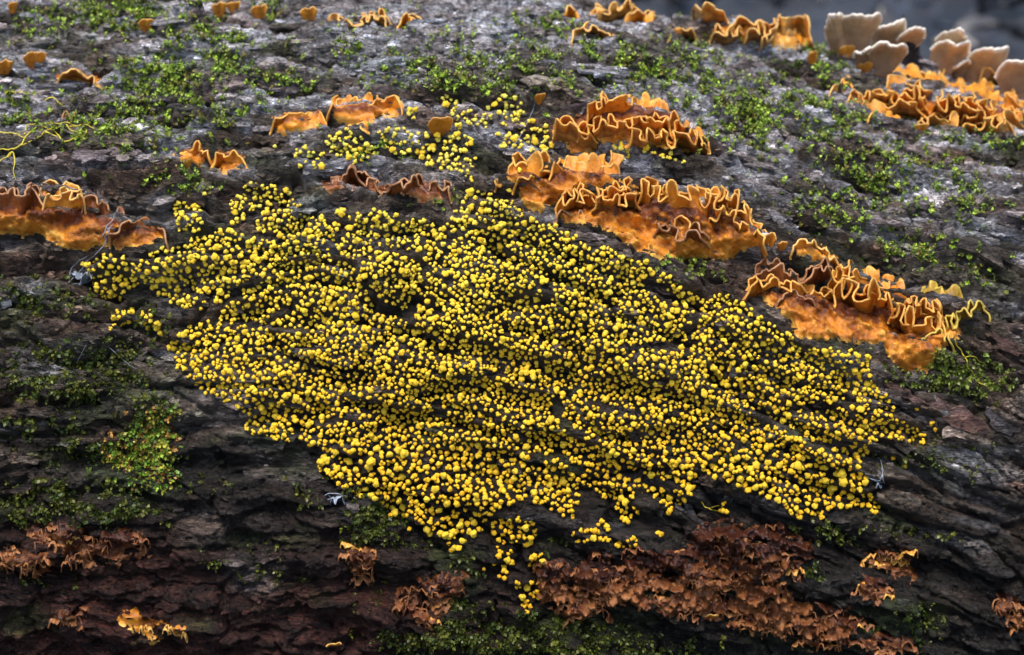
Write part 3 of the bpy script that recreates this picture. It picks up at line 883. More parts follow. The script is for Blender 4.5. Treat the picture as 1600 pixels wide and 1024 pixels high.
shelf('dense mass of small orange ruffles at the top right, below the tan brackets', [
    dict(path=[(1384, 112), (1398, 102), (1415, 104), (1432, 104), (1450, 114)], H=22, W=14, wl=26, amp=6, mt=M_AMBER),
    dict(path=[(1292, 138), (1304, 122), (1322, 118), (1338, 126)], H=26, W=16, wl=50, amp=3, mt=M_AMBER),
    dict(path=[(1318, 142), (1335, 140), (1352, 148), (1370, 142), (1392, 148), (1412, 138), (1432, 142), (1450, 150)], H=28, W=26, wl=24, amp=8),
    dict(path=[(1405, 128), (1425, 124), (1442, 130), (1460, 126)], H=24, W=16, wl=18, amp=6, mt=M_AMBER),
    dict(path=[(1462, 140), (1475, 128), (1495, 126), (1515, 134), (1532, 128), (1555, 130), (1575, 136), (1590, 142)], H=30, W=18, wl=26, amp=8, mt=M_AMBER),
    dict(path=[(1452, 152), (1475, 156), (1495, 160), (1515, 158), (1535, 156), (1558, 162), (1580, 160), (1600, 160), (1625, 166)], H=28, W=30, wl=24, amp=9),
    dict(path=[(1500, 176), (1520, 172), (1540, 174), (1560, 178), (1582, 176), (1600, 178)], H=24, W=32, wl=22, amp=8),
    dict(path=[(1525, 112), (1545, 108), (1560, 106), (1575, 116), (1590, 124)], H=24, W=12, wl=20, amp=6, mt=M_AMBER),
    dict(path=[(1352, 172), (1375, 170), (1395, 176), (1412, 176)], H=14, W=22, wl=20, amp=5),
    dict(path=[(1340, 158), (1362, 156), (1385, 162), (1410, 156), (1432, 162), (1452, 168)], H=22, W=24, wl=30, amp=10),
    dict(path=[(1380, 126), (1400, 120), (1420, 126), (1440, 120), (1462, 118), (1480, 112)], H=22, W=16, wl=26, amp=8, mt=M_AMBER),
    dict(path=[(1430, 178), (1455, 176), (1480, 182), (1502, 186), (1530, 190), (1560, 192), (1590, 190)], H=18, W=26, wl=28, amp=9),
    dict(path=[(1480, 146), (1505, 144), (1530, 146), (1556, 146), (1580, 150), (1605, 150)], H=24, W=24, wl=26, amp=9),
], [dict(poly=[(1322, 150), (1400, 158), (1500, 165), (1600, 170), (1600, 188), (1580, 202), (1540, 206), (1500, 200), (1460, 190), (1415, 185), (1350, 168)], height=8, knob=5, ks=16, mt=M_ORANGE)])
shelf('crowd of small orange cups along the top edge, left of the tan brackets', [
    dict(path=[(1076, 14), (1092, 6), (1108, 4), (1122, 8), (1140, 18)], H=20, W=14, wl=26, amp=5, mt=M_AMBER),
    dict(path=[(1106, 46), (1118, 44), (1135, 50), (1150, 40), (1165, 34)], H=20, W=16, wl=22, amp=7, mt=M_AMBER),
    dict(path=[(1140, 30), (1155, 22), (1172, 20), (1190, 24), (1208, 20)], H=18, W=12, wl=26, amp=5, mt=M_AMBER),
    dict(path=[(1160, 46), (1178, 36), (1195, 42), (1215, 38), (1232, 44), (1250, 40)], H=24, W=18, wl=20, amp=8, mt=M_AMBER),
    dict(path=[(1205, 28), (1222, 20), (1240, 26), (1256, 22), (1270, 34)], H=18, W=14, wl=26, amp=5, mt=M_AMBER),
    dict(path=[(1186, 62), (1200, 50), (1218, 50), (1226, 62)], H=16, W=20, wl=36, amp=4, mt=M_AMBER, taper=8),
    dict(path=[(1250, 62), (1262, 54), (1274, 60)], H=16, W=16, wl=26, amp=4, mt=M_AMBER, taper=8)],
    [dict(poly=[(1110, 40), (1200, 34), (1270, 50), (1272, 72), (1220, 76), (1180, 66), (1112, 62)], mt=M_AMBER, height=8, knob=5)])
shelf('row of orange ruffles on the top edge, right of the middle', [
    dict(path=[(874, 18), (886, 10), (900, 12), (912, 22)], H=16, W=12, wl=24, amp=5, mt=M_AMBER),
    dict(path=[(912, 24), (928, 12), (945, 14), (962, 8), (978, 4), (995, 2)], H=22, W=12, wl=26, amp=6, mt=M_AMBER),
    dict(path=[(970, 22), (988, 14), (1005, 14), (1020, 20), (1034, 14)], H=22, W=16, wl=22, amp=7, mt=M_AMBER)])
shelf('single orange flared lobe below the row of ruffles at the top', [
    dict(path=[(893, 56), (905, 42), (922, 32), (938, 36), (950, 46), (962, 52)], H=16, W=16, wl=34, amp=6, mt=M_AMBER)])
shelf('small orange saddle lobe between the two ruffled groups at the top', [
    dict(path=[(1042, 50), (1056, 42), (1072, 42), (1092, 50)], H=13, W=12, wl=26, amp=5, mt=M_AMBER)])
shelf('low orange strip of tiny ruffles at the top edge, left of the middle', [
    dict(path=[(506, 36), (520, 24), (540, 28), (560, 26), (580, 22), (596, 22), (610, 34)], H=13, W=12, wl=20, amp=6, mt=M_AMBER)])
shelf('short orange fungus with two forked lobes ending the strip near the top', [
    dict(path=[(616, 36), (628, 26), (642, 18), (658, 22)], H=18, W=14, wl=20, amp=6, mt=M_AMBER)])
small = [
    ([(332, 20), (340, 8), (354, 10)], 12, 'small folded orange cup at the top edge, first from the left of a close pair'),
    ([(354, 14), (364, 8), (376, 14)], 12, 'small brownish orange cup at the top edge, touching its neighbour on the left'),
    ([(392, 22), (400, 12), (410, 18), (418, 26)], 12, 'tiny pale orange cup at the top beside a green moss tuft'),
    ([(469, 28), (480, 16), (496, 22)], 12, 'tiny round orange cup at the top, alone left of the low orange strip'),
    ([(217, 44), (226, 34), (240, 42)], 12, 'tiny curled orange lobe between moss tufts in the upper left'),
    ([(14, 14), (20, 8), (27, 16)], 9, 'tiniest orange dot of a cup in the top left corner'),
    ([(38, 100), (46, 86), (60, 84), (72, 94)], 14, 'round orange cup at the upper left, above a wide orange lobe'),
    ([(-8, 108), (6, 98), (20, 104)], 16, 'orange lobe cut by the left edge of the picture'),
    ([(836, 158), (842, 150), (851, 156)], 10, 'tiny orange cup above the shelf tiers, beside moss'),
    ([(1428, 204), (1438, 198), (1450, 204)], 8, 'tiny orange dish alone below the mass of ruffles at top right'),
    ([(1215, 384), (1224, 380), (1228, 388)], 7, 'tiniest orange knob between the long shelf and the flat scalloped lobe'),
    ([(1270, 100), (1262, 90), (1276, 84)], 10, 'small orange disc at the foot of the tan brackets'),
    ([(1310, 84), (1322, 76), (1336, 84)], 14, 'round orange cup at the foot of the tan brackets, higher one'),
    ([(1340, 106), (1352, 102), (1364, 112)], 9, 'flat orange cup at the foot of the tan brackets, lower one'),
    ([(512, 1006), (522, 1000), (532, 1008)], 8, 'small orange button low on the dark underside, near the bottom edge'),
    ([(1094, 962), (1106, 956), (1120, 964)], 12, 'bright orange lobe hanging on the rusty brown crust at the bottom'),
]
for pts, h_, lab in small:
    xs_ = [p_[0] for p_ in pts]; ys_ = [p_[1] for p_ in pts]
    xm = (min(xs_) + max(xs_)) / 2
    bracket(lab, (xm, max(ys_) + h_ * 0.30), (xm, min(ys_)), (max(xs_) - min(xs_)) * 1.05 + 3, 4 + len(lab) % 3, len(lab) % 11, thick=3.2, droop=0.25, sideways=0.0, m=M_AMBER, dip=0.0, lift=0.00050 * (h_ * 0.5 + max(ys_) - min(ys_)), name='crust_fungus', cat='fungus', group=G_OR)
shelf('flat amber lobe with a notched top edge at the upper left', [
    dict(path=[(86, 116), (102, 108), (118, 103), (134, 112), (150, 116), (161, 126)], H=14, W=14, wl=30, amp=4, mt=M_AMBER)],
    [dict(poly=[(90, 116), (120, 108), (158, 124), (150, 132), (110, 130), (90, 126)], mt=M_AMBER, height=7, knob=1, ks=30)])
shelf('dull brown lobed fungus among yellow threads at the left', [
    dict(path=[(92, 180), (104, 168), (120, 172), (132, 184)], H=22, W=14, wl=40, amp=4, mt=M_BROWN),
    dict(path=[(130, 186), (142, 178), (160, 186)], H=14, W=14, wl=30, amp=4, mt=M_OLIVE)])
shelf('orange tongue with crinkled rim, left one of two side by side at left', [
    dict(path=[(258, 244), (275, 238), (292, 234), (308, 222), (322, 226), (334, 240)], H=24, W=14, wl=26, amp=4)],
    [dict(poly=[(276, 242), (310, 230), (332, 240), (318, 260), (290, 262)], height=8, knob=1.5, ks=30)])
shelf('orange tongue with crinkled rim, right one of two side by side at left', [
    dict(path=[(327, 244), (340, 236), (356, 234), (372, 238), (388, 244)], H=26, W=14, wl=24, amp=4)],
    [dict(poly=[(328, 242), (356, 236), (386, 244), (380, 262), (350, 272), (332, 262)], height=8, knob=1.5, ks=30)])
shelf('smooth round-lobed orange fungus left of the ruffled one, above the yellow balls', [
    dict(path=[(420, 186), (430, 172), (448, 172), (462, 178), (480, 168), (498, 166), (510, 176)], H=30, W=12, wl=38, amp=4)],
    [dict(poly=[(424, 184), (450, 176), (505, 172), (500, 200), (470, 206), (440, 214), (424, 204)], height=9, knob=2, ks=26, mt=M_ORANGE)])
shelf('bright orange ruffled fungus above the yellow balls, left of centre', [
    dict(path=[(506, 170), (520, 154), (540, 150), (560, 156), (580, 152), (598, 156), (614, 148), (628, 168)], H=28, W=18, wl=28, amp=6),
    dict(path=[(536, 190), (552, 184), (568, 188), (580, 194)], H=16, W=16, wl=26, amp=4)],
    [dict(poly=[(510, 168), (560, 160), (626, 166), (624, 186), (590, 184), (575, 200), (545, 200), (520, 186)], height=8, knob=2, ks=26, mt=M_ORANGE)])
bracket('single orange cup standing among the upper yellow balls', (688, 211), (688, 182), 42, 3, 5, thick=3.5, droop=0.4, sideways=0, m=M_AMBER, dip=0.0, lift=0.016, name='crust_fungus', cat='fungus', group=G_OR)
shelf('dark brown leathery strip with wavy edge above the yellow colony', [
    dict(path=[(500, 284), (514, 274), (530, 278), (548, 260), (562, 268), (580, 278), (600, 282)], H=26, W=18, wl=34, amp=6, mt=M_BROWN),
    dict(path=[(590, 288), (612, 284), (632, 282), (650, 276), (668, 286), (684, 284), (708, 298)], H=24, W=22, wl=30, amp=7, mt=M_BROWN)],
    [dict(poly=[(504, 284), (550, 272), (600, 288), (650, 284), (704, 300), (690, 312), (660, 318), (640, 305), (590, 300), (540, 292), (520, 306), (505, 298)], mt=M_BROWN, height=6, knob=2)])
shelf('big brown-orange shelf at the left edge with golden curls over a knobbly crust', [
    dict(path=[(-30, 306), (-8, 300), (14, 292), (34, 302), (50, 288), (68, 292)], H=46, W=26, wl=30, amp=6, mt=M_BROWN),
    dict(path=[(56, 290), (68, 278), (84, 274), (100, 282), (116, 290), (130, 300)], H=34, W=16, wl=46, amp=5, mt=M_AMBER),
    dict(path=[(62, 302), (76, 306), (92, 302), (108, 296), (122, 304), (136, 302)], H=36, W=30, wl=30, amp=8, mt=M_AMBER),
    dict(path=[(120, 308), (138, 300), (156, 306), (174, 320), (190, 326), (196, 336)], H=34, W=22, wl=34, amp=5, mt=M_BROWN),
    dict(path=[(170, 368), (178, 352), (198, 344), (220, 342), (242, 342), (256, 352), (263, 370)], H=26, W=18, wl=40, amp=4, mt=M_BROWN)],
    [dict(poly=[(-20, 318), (60, 322), (150, 330), (192, 345), (178, 372), (158, 388), (128, 392), (100, 388), (62, 368), (20, 368), (-20, 364)], height=10, knob=6, ks=13),
     dict(poly=[(172, 366), (200, 356), (256, 354), (258, 370), (232, 384), (196, 386), (176, 390)], height=6, knob=3)])

# ---- rusty, crumpled crusts low on the log
def rusty(label, poly, rows, mt=M_RUST, height=9, knob=9, seed=1, crust_mt=None, size=(16, 42), amp=6, bright=0.05, **kw):
    r = np.random.default_rng(seed)
    p = np.array(poly, float)
    frs = []; tries = 0
    while len(frs) < rows and tries < 3000:
        tries += 1
        x = r.uniform(p[:, 0].min(), p[:, 0].max()); y = r.uniform(p[:, 1].min(), p[:, 1].max())
        if not in_poly(np.array([x]), np.array([y]), poly)[0]: continue
        L = r.uniform(*size); sl = r.normal(0.12, 0.35); bow = r.uniform(0.0, 0.6)
        pth = [(x + L * (t - 0.5), y + sl * L * (t - 0.5) - 0.25 * L * (1 - (2 * t - 1) ** 2) * bow) for t in (0, 0.25, 0.5, 0.75, 1)]
        frs.append(dict(path=pth, H=r.uniform(9, 17), W=r.uniform(4, 10), wl=r.uniform(12, 26), amp=amp * r.uniform(0.25, 0.6), fold=0.2, mt=M_ORANGE if r.random() < bright else (M_CRUSTD if r.random() < 0.25 and mt is M_RUST else mt), thick=1.8, taper=4, name='crumpled_lobe', jag=2.6, back=False))
    return shelf(label, frs, [dict(poly=poly, mt=crust_mt or mt, height=height, knob=knob * 1.5, ks=15, rough=12, step=2.2)], group='rusty crumpled crust fungi low on the log', **kw)
rusty('large rusty brown crumpled crust below the yellow colony at bottom right of centre',
      [(832, 880), (860, 868), (900, 882), (930, 862), (960, 870), (1000, 856), (1030, 866), (1070, 856), (1090, 818), (1140, 812), (1180, 826), (1210, 818), (1268, 845), (1276, 868), (1250, 888), (1215, 905), (1240, 932), (1300, 945), (1350, 968), (1330, 1000), (1270, 1012), (1210, 990), (1150, 972), (1080, 965), (1000, 948), (940, 950), (900, 972), (860, 955), (834, 925)], 130, seed=5, height=12, knob=12)
rusty('reddish brown crumpled crust alone at bottom centre, left of the lowest yellow balls',
      [(618, 925), (650, 905), (680, 898), (728, 894), (728, 918), (700, 935), (690, 962), (664, 985), (640, 960), (618, 945)], 18, seed=6)
rusty('small upright rusty crust at the lower centre left, under the patch edge',
      [(537, 852), (560, 850), (588, 862), (582, 878), (575, 905), (556, 908), (548, 884)], 10, seed=7)
rusty('wide tawny crust sheet at the far lower left with a pale frayed top edge',
      [(28, 822), (90, 818), (120, 828), (150, 834), (190, 826), (222, 832), (218, 850), (240, 868), (200, 876), (160, 885), (110, 880), (95, 855), (55, 842)], 16, seed=8, knob=5, crust_mt=M_RUST)
rusty('dull red crust at the left edge beneath the tawny sheet',
      [(-20, 858), (30, 860), (62, 868), (88, 880), (84, 892), (50, 896), (20, 885), (-20, 890)], 9, seed=9)
rusty('amber brown hanging crust at lower right, higher of the pair beside grey bark',
      [(1350, 870), (1372, 856), (1400, 862), (1424, 862), (1422, 882), (1440, 900), (1425, 912), (1400, 896), (1370, 885)], 10, seed=10, bright=0.6)
rusty('pale brown crumpled crust at lower right, lower of the pair beside grey bark',
      [(1336, 915), (1355, 895), (1390, 910), (1396, 925), (1375, 942), (1350, 940)], 8, seed=11)
rusty('rusty crust fragment cut by the right edge near the bottom',
      [(1550, 930), (1575, 928), (1610, 950), (1610, 985), (1580, 978), (1555, 955)], 9, seed=12)
rusty('thin bright orange branching crust on the dark underside at bottom left',
      [(170, 968), (190, 965), (200, 952), (222, 954), (228, 966), (252, 972), (290, 982), (286, 992), (262, 984), (240, 982), (252, 1000), (240, 1006), (222, 990), (196, 984), (188, 972)], 8, seed=13, mt=M_AMBER, crust_mt=M_AMBER, height=4, knob=3, size=(10, 18), amp=3)
rusty('faint dark rusty patch low on the left underside',
      [(88, 955), (120, 948), (130, 962), (105, 978), (88, 970)], 5, seed=14)
rusty('small rusty lobes beneath the large crumpled crust at the bottom right',
      [(1340, 1000), (1380, 990), (1430, 1000), (1420, 1018), (1360, 1020)], 7, seed=15)

bracket('small pale tan bracket leaning left, leftmost of the brackets at top right', (1322, 70), (1288, 16), 50, 3, 1)
bracket('tallest tan bracket, a broad fan with a white top edge', (1325, 72), (1348, 6), 78, 2.5, 2)
bracket('white-topped bracket behind the tall fan, tilting right', (1372, 66), (1396, 22), 58, 3, 3)
bracket('small white bracket behind the dark stub, highest on the crest', (1402, 60), (1436, 32), 44, 3, 4)
bracket('squat wavy tan bracket in front of the tall fan', (1372, 112), (1394, 54), 70, 4, 5)
bracket('narrow tan bracket fused to the left of the squat wavy one', (1350, 104), (1340, 66), 36, 3, 6)
bracket('slanting white-topped bracket right of the dark stub', (1460, 84), (1500, 34), 56, 3, 7)
bracket('tan bracket with scalloped rim below the slanting white one', (1466, 112), (1494, 52), 70, 5, 8)
bracket('long pointed bracket reaching out to the right', (1512, 116), (1558, 60), 62, 2, 9)
bracket('short pale bracket at the foot of the long pointed one', (1494, 122), (1502, 84), 34, 3, 10)
bracket('wide tan bracket cut by the right edge of the picture', (1590, 150), (1594, 82), 96, 2, 11)

# ------------------------------------------------------------------ yellow granular balls
def ball_template(seed, sub=3, trim=True):
    import bmesh
    bm = bmesh.new(); bmesh.ops.create_icosphere(bm, subdivisions=sub, radius=1.0)
    if trim: bmesh.ops.delete(bm, geom=[v for v in bm.verts if v.co.z < -0.5], context='VERTS')
    bm.verts.index_update()
    V = np.array([v.co[:] for v in bm.verts]); F = np.array([[v.index for v in f.verts] for f in bm.faces])
    bm.free()
    r = np.random.default_rng(seed)
    k = r.integers(8, 13)
    D = r.normal(size=(k, 3)); D /= np.linalg.norm(D, axis=1, keepdims=True)
    dis = np.zeros(len(V))
    for q in range(k):
        c = V @ D[q]
        dis = np.maximum(dis, r.uniform(0.22, 0.50) * np.exp(-(1 - c) / r.uniform(0.05, 0.13)))
    V = V * (0.76 + dis)[:, None] * np.array([1, r.uniform(0.85, 1.1), r.uniform(0.78, 0.98)])
    return V, F
TEMPL = [ball_template(900 + k) for k in range(12)]
TEMPL_SMALL = [ball_template(950 + k, 2) for k in range(8)]

MAIN = [(134, 412), (160, 402), (205, 404), (218, 412), (262, 388), (300, 378), (335, 368), (352, 352), (362, 322), (386, 288), (420, 292), (458, 300), (470, 340), (505, 345), (530, 338), (600, 334), (660, 345), (700, 352), (715, 325), (735, 296), (765, 305), (800, 318), (830, 340), (870, 356), (905, 378), (940, 392), (985, 402), (1010, 412), (1040, 432), (1050, 445), (1085, 465), (1130, 462), (1165, 478), (1200, 500), (1225, 520), (1255, 548), (1300, 545), (1355, 555), (1360, 590), (1385, 620), (1400, 655), (1446, 680), (1440, 694), (1395, 680), (1362, 700), (1345, 725), (1352, 752), (1358, 775), (1374, 790), (1366, 798), (1330, 790), (1290, 800), (1245, 808), (1225, 790), (1185, 768), (1130, 752), (1080, 740), (1072, 768), (1065, 795), (1048, 798), (1022, 778), (1005, 762), (985, 775), (995, 800), (985, 812), (965, 800), (950, 780), (930, 762), (900, 752), (905, 778), (900, 812), (880, 806), (855, 788), (830, 770), (800, 785), (770, 800), (752, 822), (720, 856), (700, 856), (692, 832), (650, 815), (618, 800), (590, 780), (555, 765), (520, 750), (498, 728), (498, 700), (470, 690), (410, 682), (385, 670), (378, 640), (345, 622), (305, 600), (272, 570), (268, 540), (290, 515), (330, 500), (345, 490), (310, 485), (280, 482), (262, 470), (240, 455), (222, 438), (212, 452), (190, 466), (168, 468), (150, 450), (138, 432)]
EXTRA = [
    [(272, 322), (318, 318), (318, 350), (305, 372), (276, 362)],
    [(168, 500), (190, 486), (240, 488), (258, 518), (235, 522), (205, 510), (172, 515)],
    [(505, 210), (540, 204), (562, 215), (590, 235), (575, 252), (540, 258), (510, 240)],
    [(458, 228), (480, 232), (505, 245), (510, 262), (492, 268), (460, 244)],
    [(590, 205), (640, 200), (670, 212), (740, 215), (745, 240), (735, 282), (710, 262), (690, 270), (640, 240), (600, 245)],
    [(690, 150), (706, 150), (715, 170), (750, 178), (768, 170), (760, 200), (730, 205), (700, 180)],
    [(768, 165), (790, 150), (822, 160), (820, 190), (850, 200), (862, 225), (870, 240), (840, 238), (790, 235), (765, 215), (780, 195)],
    [(640, 172), (655, 175), (650, 192), (632, 188)],
    [(960, 228), (990, 232), (988, 252), (962, 254)],
    [(1004, 232), (1040, 240), (1080, 246), (1084, 262), (1050, 254), (1010, 244)],
    [(766, 820), (795, 808), (838, 815), (836, 840), (800, 850), (770, 838)],
    [(772, 852), (800, 855), (800, 875), (776, 870)],
    [(820, 865), (850, 870), (846, 890), (822, 888)], [(778, 885), (800, 885), (796, 908), (778, 905)],
    [(800, 908), (832, 908), (845, 940), (828, 958), (812, 935)],
    [(888, 842), (900, 830), (945, 812), (950, 845), (910, 850)], [(958, 855), (1000, 838), (1000, 855)], [(1025, 828), (1036, 828), (1034, 838)],
    [(640, 815), (650, 815), (648, 826)], [(1120, 790), (1135, 785), (1130, 800)],
]
GAPS = [([(380, 395), (400, 330)], 8), ([(575, 450), (590, 480), (640, 495), (652, 470)], 9), ([(355, 350), (420, 372)], 5), ([(425, 500), (470, 470)], 6),
        ([(300, 492), (345, 480), (395, 440)], 9), ([(860, 460), (840, 478)], 6), ([(700, 375), (760, 350)], 4), ([(540, 345), (520, 400), (560, 415)], 6), ([(580, 385), (640, 400)], 4),
        ([(870, 440), (800, 470)], 4), ([(1010, 440), (1050, 470)], 9), ([(980, 545), (1090, 538)], 6), ([(1090, 480), (1080, 520)], 8), ([(1200, 560), (1130, 590)], 4), ([(880, 610), (960, 640), (1060, 650)], 4),
        ([(570, 645), (500, 665), (490, 688)], 6), ([(680, 640), (700, 648)], 9), ([(740, 640), (790, 660)], 4), ([(865, 625), (880, 660), (920, 690)], 8), ([(820, 720), (870, 712), (910, 738)], 7), ([(1240, 640), (1330, 630)], 7),
        ([(1180, 650), (1250, 680)], 6), ([(1150, 690), (1240, 730)], 4), ([(1250, 735), (1300, 740)], 8), ([(1270, 700), (1340, 690)], 7), ([(980, 740), (1060, 760)], 8), ([(450, 560), (520, 580)], 4), ([(620, 560), (700, 590), (790, 585)], 3),
        ([(330, 500), (470, 520)], 3), ([(260, 440), (330, 470)], 5), ([(1385, 600), (1350, 660)], 3), ([(1260, 600), (1180, 620)], 4), ([(700, 440), (640, 400)], 5)]
DENSE = [(530, 455, 45, 35), (180, 430, 45, 30), (330, 430, 80, 35), (600, 730, 120, 60), (720, 830, 35, 30), (835, 610, 30, 25), (740, 310, 30, 25), (1130, 575, 50, 40), (1300, 770, 60, 30), (430, 625, 60, 40), (1170, 720, 60, 30), (1320, 690, 30, 40)]

def balls():
    r = np.random.default_rng(42)
    polys = [MAIN] + EXTRA
    pts = []          # x, y, radius px
    cell = {}
    def ok(x, y, rad, f=1.0):
        cx, cy = int(x // 16), int(y // 16)
        for i in (-1, 0, 1):
            for j in (-1, 0, 1):
                for q in cell.get((cx + i, cy + j), ()):
                    if math.hypot(q[0] - x, (q[1] - y) * 1.08) < (q[2] + rad) * f: return False
        return True
    def add(x, y, rad):
        q = (x, y, rad); pts.append(q); cell.setdefault((int(x // 16), int(y // 16)), []).append(q)
    for pi, poly in enumerate(polys):
        p = np.array(poly, float)
        area = abs(sum(p[i][0] * p[(i + 1) % len(p)][1] - p[(i + 1) % len(p)][0] * p[i][1] for i in range(len(p)))) / 2
        n = int(area / (14 if pi == 0 else 26))
        X = r.uniform(p[:, 0].min(), p[:, 0].max(), n * 3); Y = r.uniform(p[:, 1].min(), p[:, 1].max(), n * 3)
        wx = X + 7 * perlin(X / 26, Y / 26, 3); wy = Y + 7 * perlin(X / 26, Y / 26, 4)
        ins = in_poly(wx, wy, poly)
        d = poly_dist(wx, wy, poly)
        # streaks running with the grain (down to the right) where the colony is thinner
        a = math.radians(14)
        gx = (X * math.cos(a) + Y * math.sin(a)); gy = (-X * math.sin(a) + Y * math.cos(a))
        stx = perlin(gx / 95, gy / 26, 21) + 0.5 * perlin(gx / 34, gy / 13, 22)
        clump = perlin(X / 15, Y / 13, 23)
        dens = 1.12 + 0.26 * stx + 0.50 * clump
        for g, wd in GAPS:
            gd = poly_dist(X, Y, g, closed=False)
            dens -= 1.5 * np.exp(-(gd / (wd * 1.25)) ** 2)
        big = np.zeros(len(X))
        for (cx, cy, rx, ry) in DENSE:
            e = np.exp(-((X - cx) / rx) ** 2 - ((Y - cy) / ry) ** 2); dens += 0.5 * e; big += e
        dens += 0.25 * (d < 14) * (pi == 0)
        if pi: dens += 0.3 if p[:, 1].min() > 750 else -0.40
        for x, y, s, de, bb in zip(X[ins], Y[ins], clump[ins], dens[ins], big[ins]):
            if r.random() > de: continue
            rad = float(np.clip(r.lognormal(math.log(3.6), 0.26), 2.2, 5.8)) * (1 + 0.22 * bb) * (1.0 if y < 700 else 1.12)
            if y < 250: rad *= 1.08
            if not ok(x, y, rad): continue
            add(x, y, rad)
            for q in range(r.choice([0, 0, 1, 1, 2, 2])):
                an = r.uniform(0, 6.28); r2 = max(2.2, rad * r.uniform(0.6, 0.95))
                dx = (rad + r2) * 0.62
                xx, yy = x + math.cos(an) * dx, y + math.sin(an) * dx
                if ok(xx, yy, r2, 0.5): add(xx, yy, r2)
    # loose strays round the rim of the colony
    strays = [(478, 332), (320, 306), (285, 338), (430, 232), (470, 262), (1046, 434), (1460, 672), (1432, 640), (1455, 662), (1372, 792), (1362, 798), (880, 330), (795, 300), (812, 268), (1250, 808), (640, 826), (772, 880), (1028, 832), (756, 888), (1420, 690), (1395, 716), (1412, 728), (478, 255), (392, 288), (620, 338)]
    for x, y in strays: add(x, y, r.uniform(3, 4.6))
    B = []
    for (x, y, rad) in pts:
        h = hit(x, y + rad * 0.4)
        if h is None: continue
        P, n = h
        sc = np.linalg.norm(P - CAM) / 3.0 * SCL
        ra = rad * sc
        out = 0.55 * n + 0.45 * (-px_dir(x, y)) + 0.25 * UP
        out /= np.linalg.norm(out)
        st = ra * r.uniform(0.5, 1.3) + 0.002                         # short stalk
        B.append((P, n, out, st, ra, x, y))
    return B, r
B, rb = balls()

order = sorted(range(len(B)), key=lambda k: -B[k][4])
single = set(order[:300])

def stalk_rings(P, Q, r0):
    ax = Q - P; L = np.linalg.norm(ax); ax = ax / (L + 1e-9)
    a = np.cross(ax, [1, 0, 0.3]); a /= np.linalg.norm(a); b = np.cross(ax, a)
    V = []
    for c, rr in ((P, r0), (Q, r0 * 0.8)):
        for k in range(4):
            an = k * math.pi / 2
            V.append(c + rr * (math.cos(an) * a + math.sin(an) * b))
    F = [(k, (k + 1) % 4, 4 + (k + 1) % 4, 4 + k) for k in range(4)]
    return np.array(V), np.array(F)

def hue_of(x, y):
    return float(np.clip(0.30 + 0.0010 * (y - 300) + rb.normal(0, 0.08), 0, 1))

# the colony's smaller balls: thousands, one object
Vs = []; F3 = []; F4 = []; Hs = []; off = 0
for k in range(len(B)):
    if k in single: continue
    P, n, out, st, ra, x, y = B[k]
    T, TF = TEMPL[rb.integers(len(TEMPL))] if ra > 0.0041 else TEMPL_SMALL[rb.integers(8)]
    a = rb.uniform(0, 6.28); Rm = np.array((Vector(out).to_track_quat('Z', 'Y') @ Euler((rb.normal(0, .2), rb.normal(0, .2), a)).to_quaternion()).to_matrix())
    C = P + out * (st + ra * 0.55)
    v = (T @ Rm.T) * ra * 1.04 + C
    hu = hue_of(x, y)
    Vs.append(v); F3.append(TF + off); off += len(v)
    Hs.append(np.full(len(v), hu) - 0.12 * (T[:, 2] > 0.5))
    sv_, sf_ = stalk_rings(P - n * 0.002, C, max(0.0004, ra * 0.16))
    Vs.append(sv_); F4.append(sf_ + off); off += len(sv_); Hs.append(np.zeros(len(sv_)))
F3 = np.concatenate(F3); F4 = np.concatenate(F4)
me = np_mesh('yellow_ball_colony', np.concatenate(Vs), [F3, F4], [M_YEL, M_STALK], attrs={'hue': np.concatenate(Hs)}, fmat=np.concatenate([np.zeros(len(F3)), np.ones(len(F4))]))
col = link('yellow_ball_colony', me)
tag(col, 'thousands of small yellow granular balls on short stalks spread over the middle of the log', 'slime mould', kind='stuff')

# the three hundred largest balls, each a thing of its own
LAND = [('the torn white web at the left', 135, 425), ('the brown-orange shelf at the left edge', 180, 370), ('the dark brown leathery strip', 600, 300), ('the single orange cup', 690, 200),
        ('the three-tiered orange shelf', 900, 220), ('the shelf with cup-like folds', 830, 300), ('the longest orange shelf', 1040, 400), ('the wide lower right shelf', 1260, 510),
        ('the upright white web tuft', 1372, 735), ('the large rusty crust', 1000, 880), ('the grey bark chip', 1078, 805), ('the knobbly hump in the colony', 530, 455), ('the smooth orange fungus', 450, 215),
        ('the reddish bottom crust', 690, 915), ('the small upright rusty crust', 560, 850), ('the small dark hole mid-colony', 690, 645), ('the top peak of the colony', 740, 300),
        ('the lowest tip of the colony', 715, 850), ('the right tip of the colony', 1440, 685), ('the clump below the left arm', 215, 500), ('the dark gap left of centre', 620, 490), ('the lower left bay', 400, 670),
        ('the lowest hanging strand', 825, 945), ('the left arm of the colony', 300, 430), ('the upper left patch of the colony', 410, 310), ('the centre of the picture', 800, 512), ('the brightest moss tuft', 235, 690)]
DIRS = ['right', 'lower right', 'below', 'lower left', 'left', 'upper left', 'above', 'upper right']
buckets = {}
for k in order[:300]:
    P, n, out, st, ra, x, y = B[k]
    li = min(range(len(LAND)), key=lambda q: math.hypot(x - LAND[q][1], y - LAND[q][2]))
    dx, dy = x - LAND[li][1], y - LAND[li][2]
    di = int(round(math.atan2(dy, dx) / (math.pi / 4))) % 8
    buckets.setdefault((li, di), []).append((math.hypot(dx, dy), k))
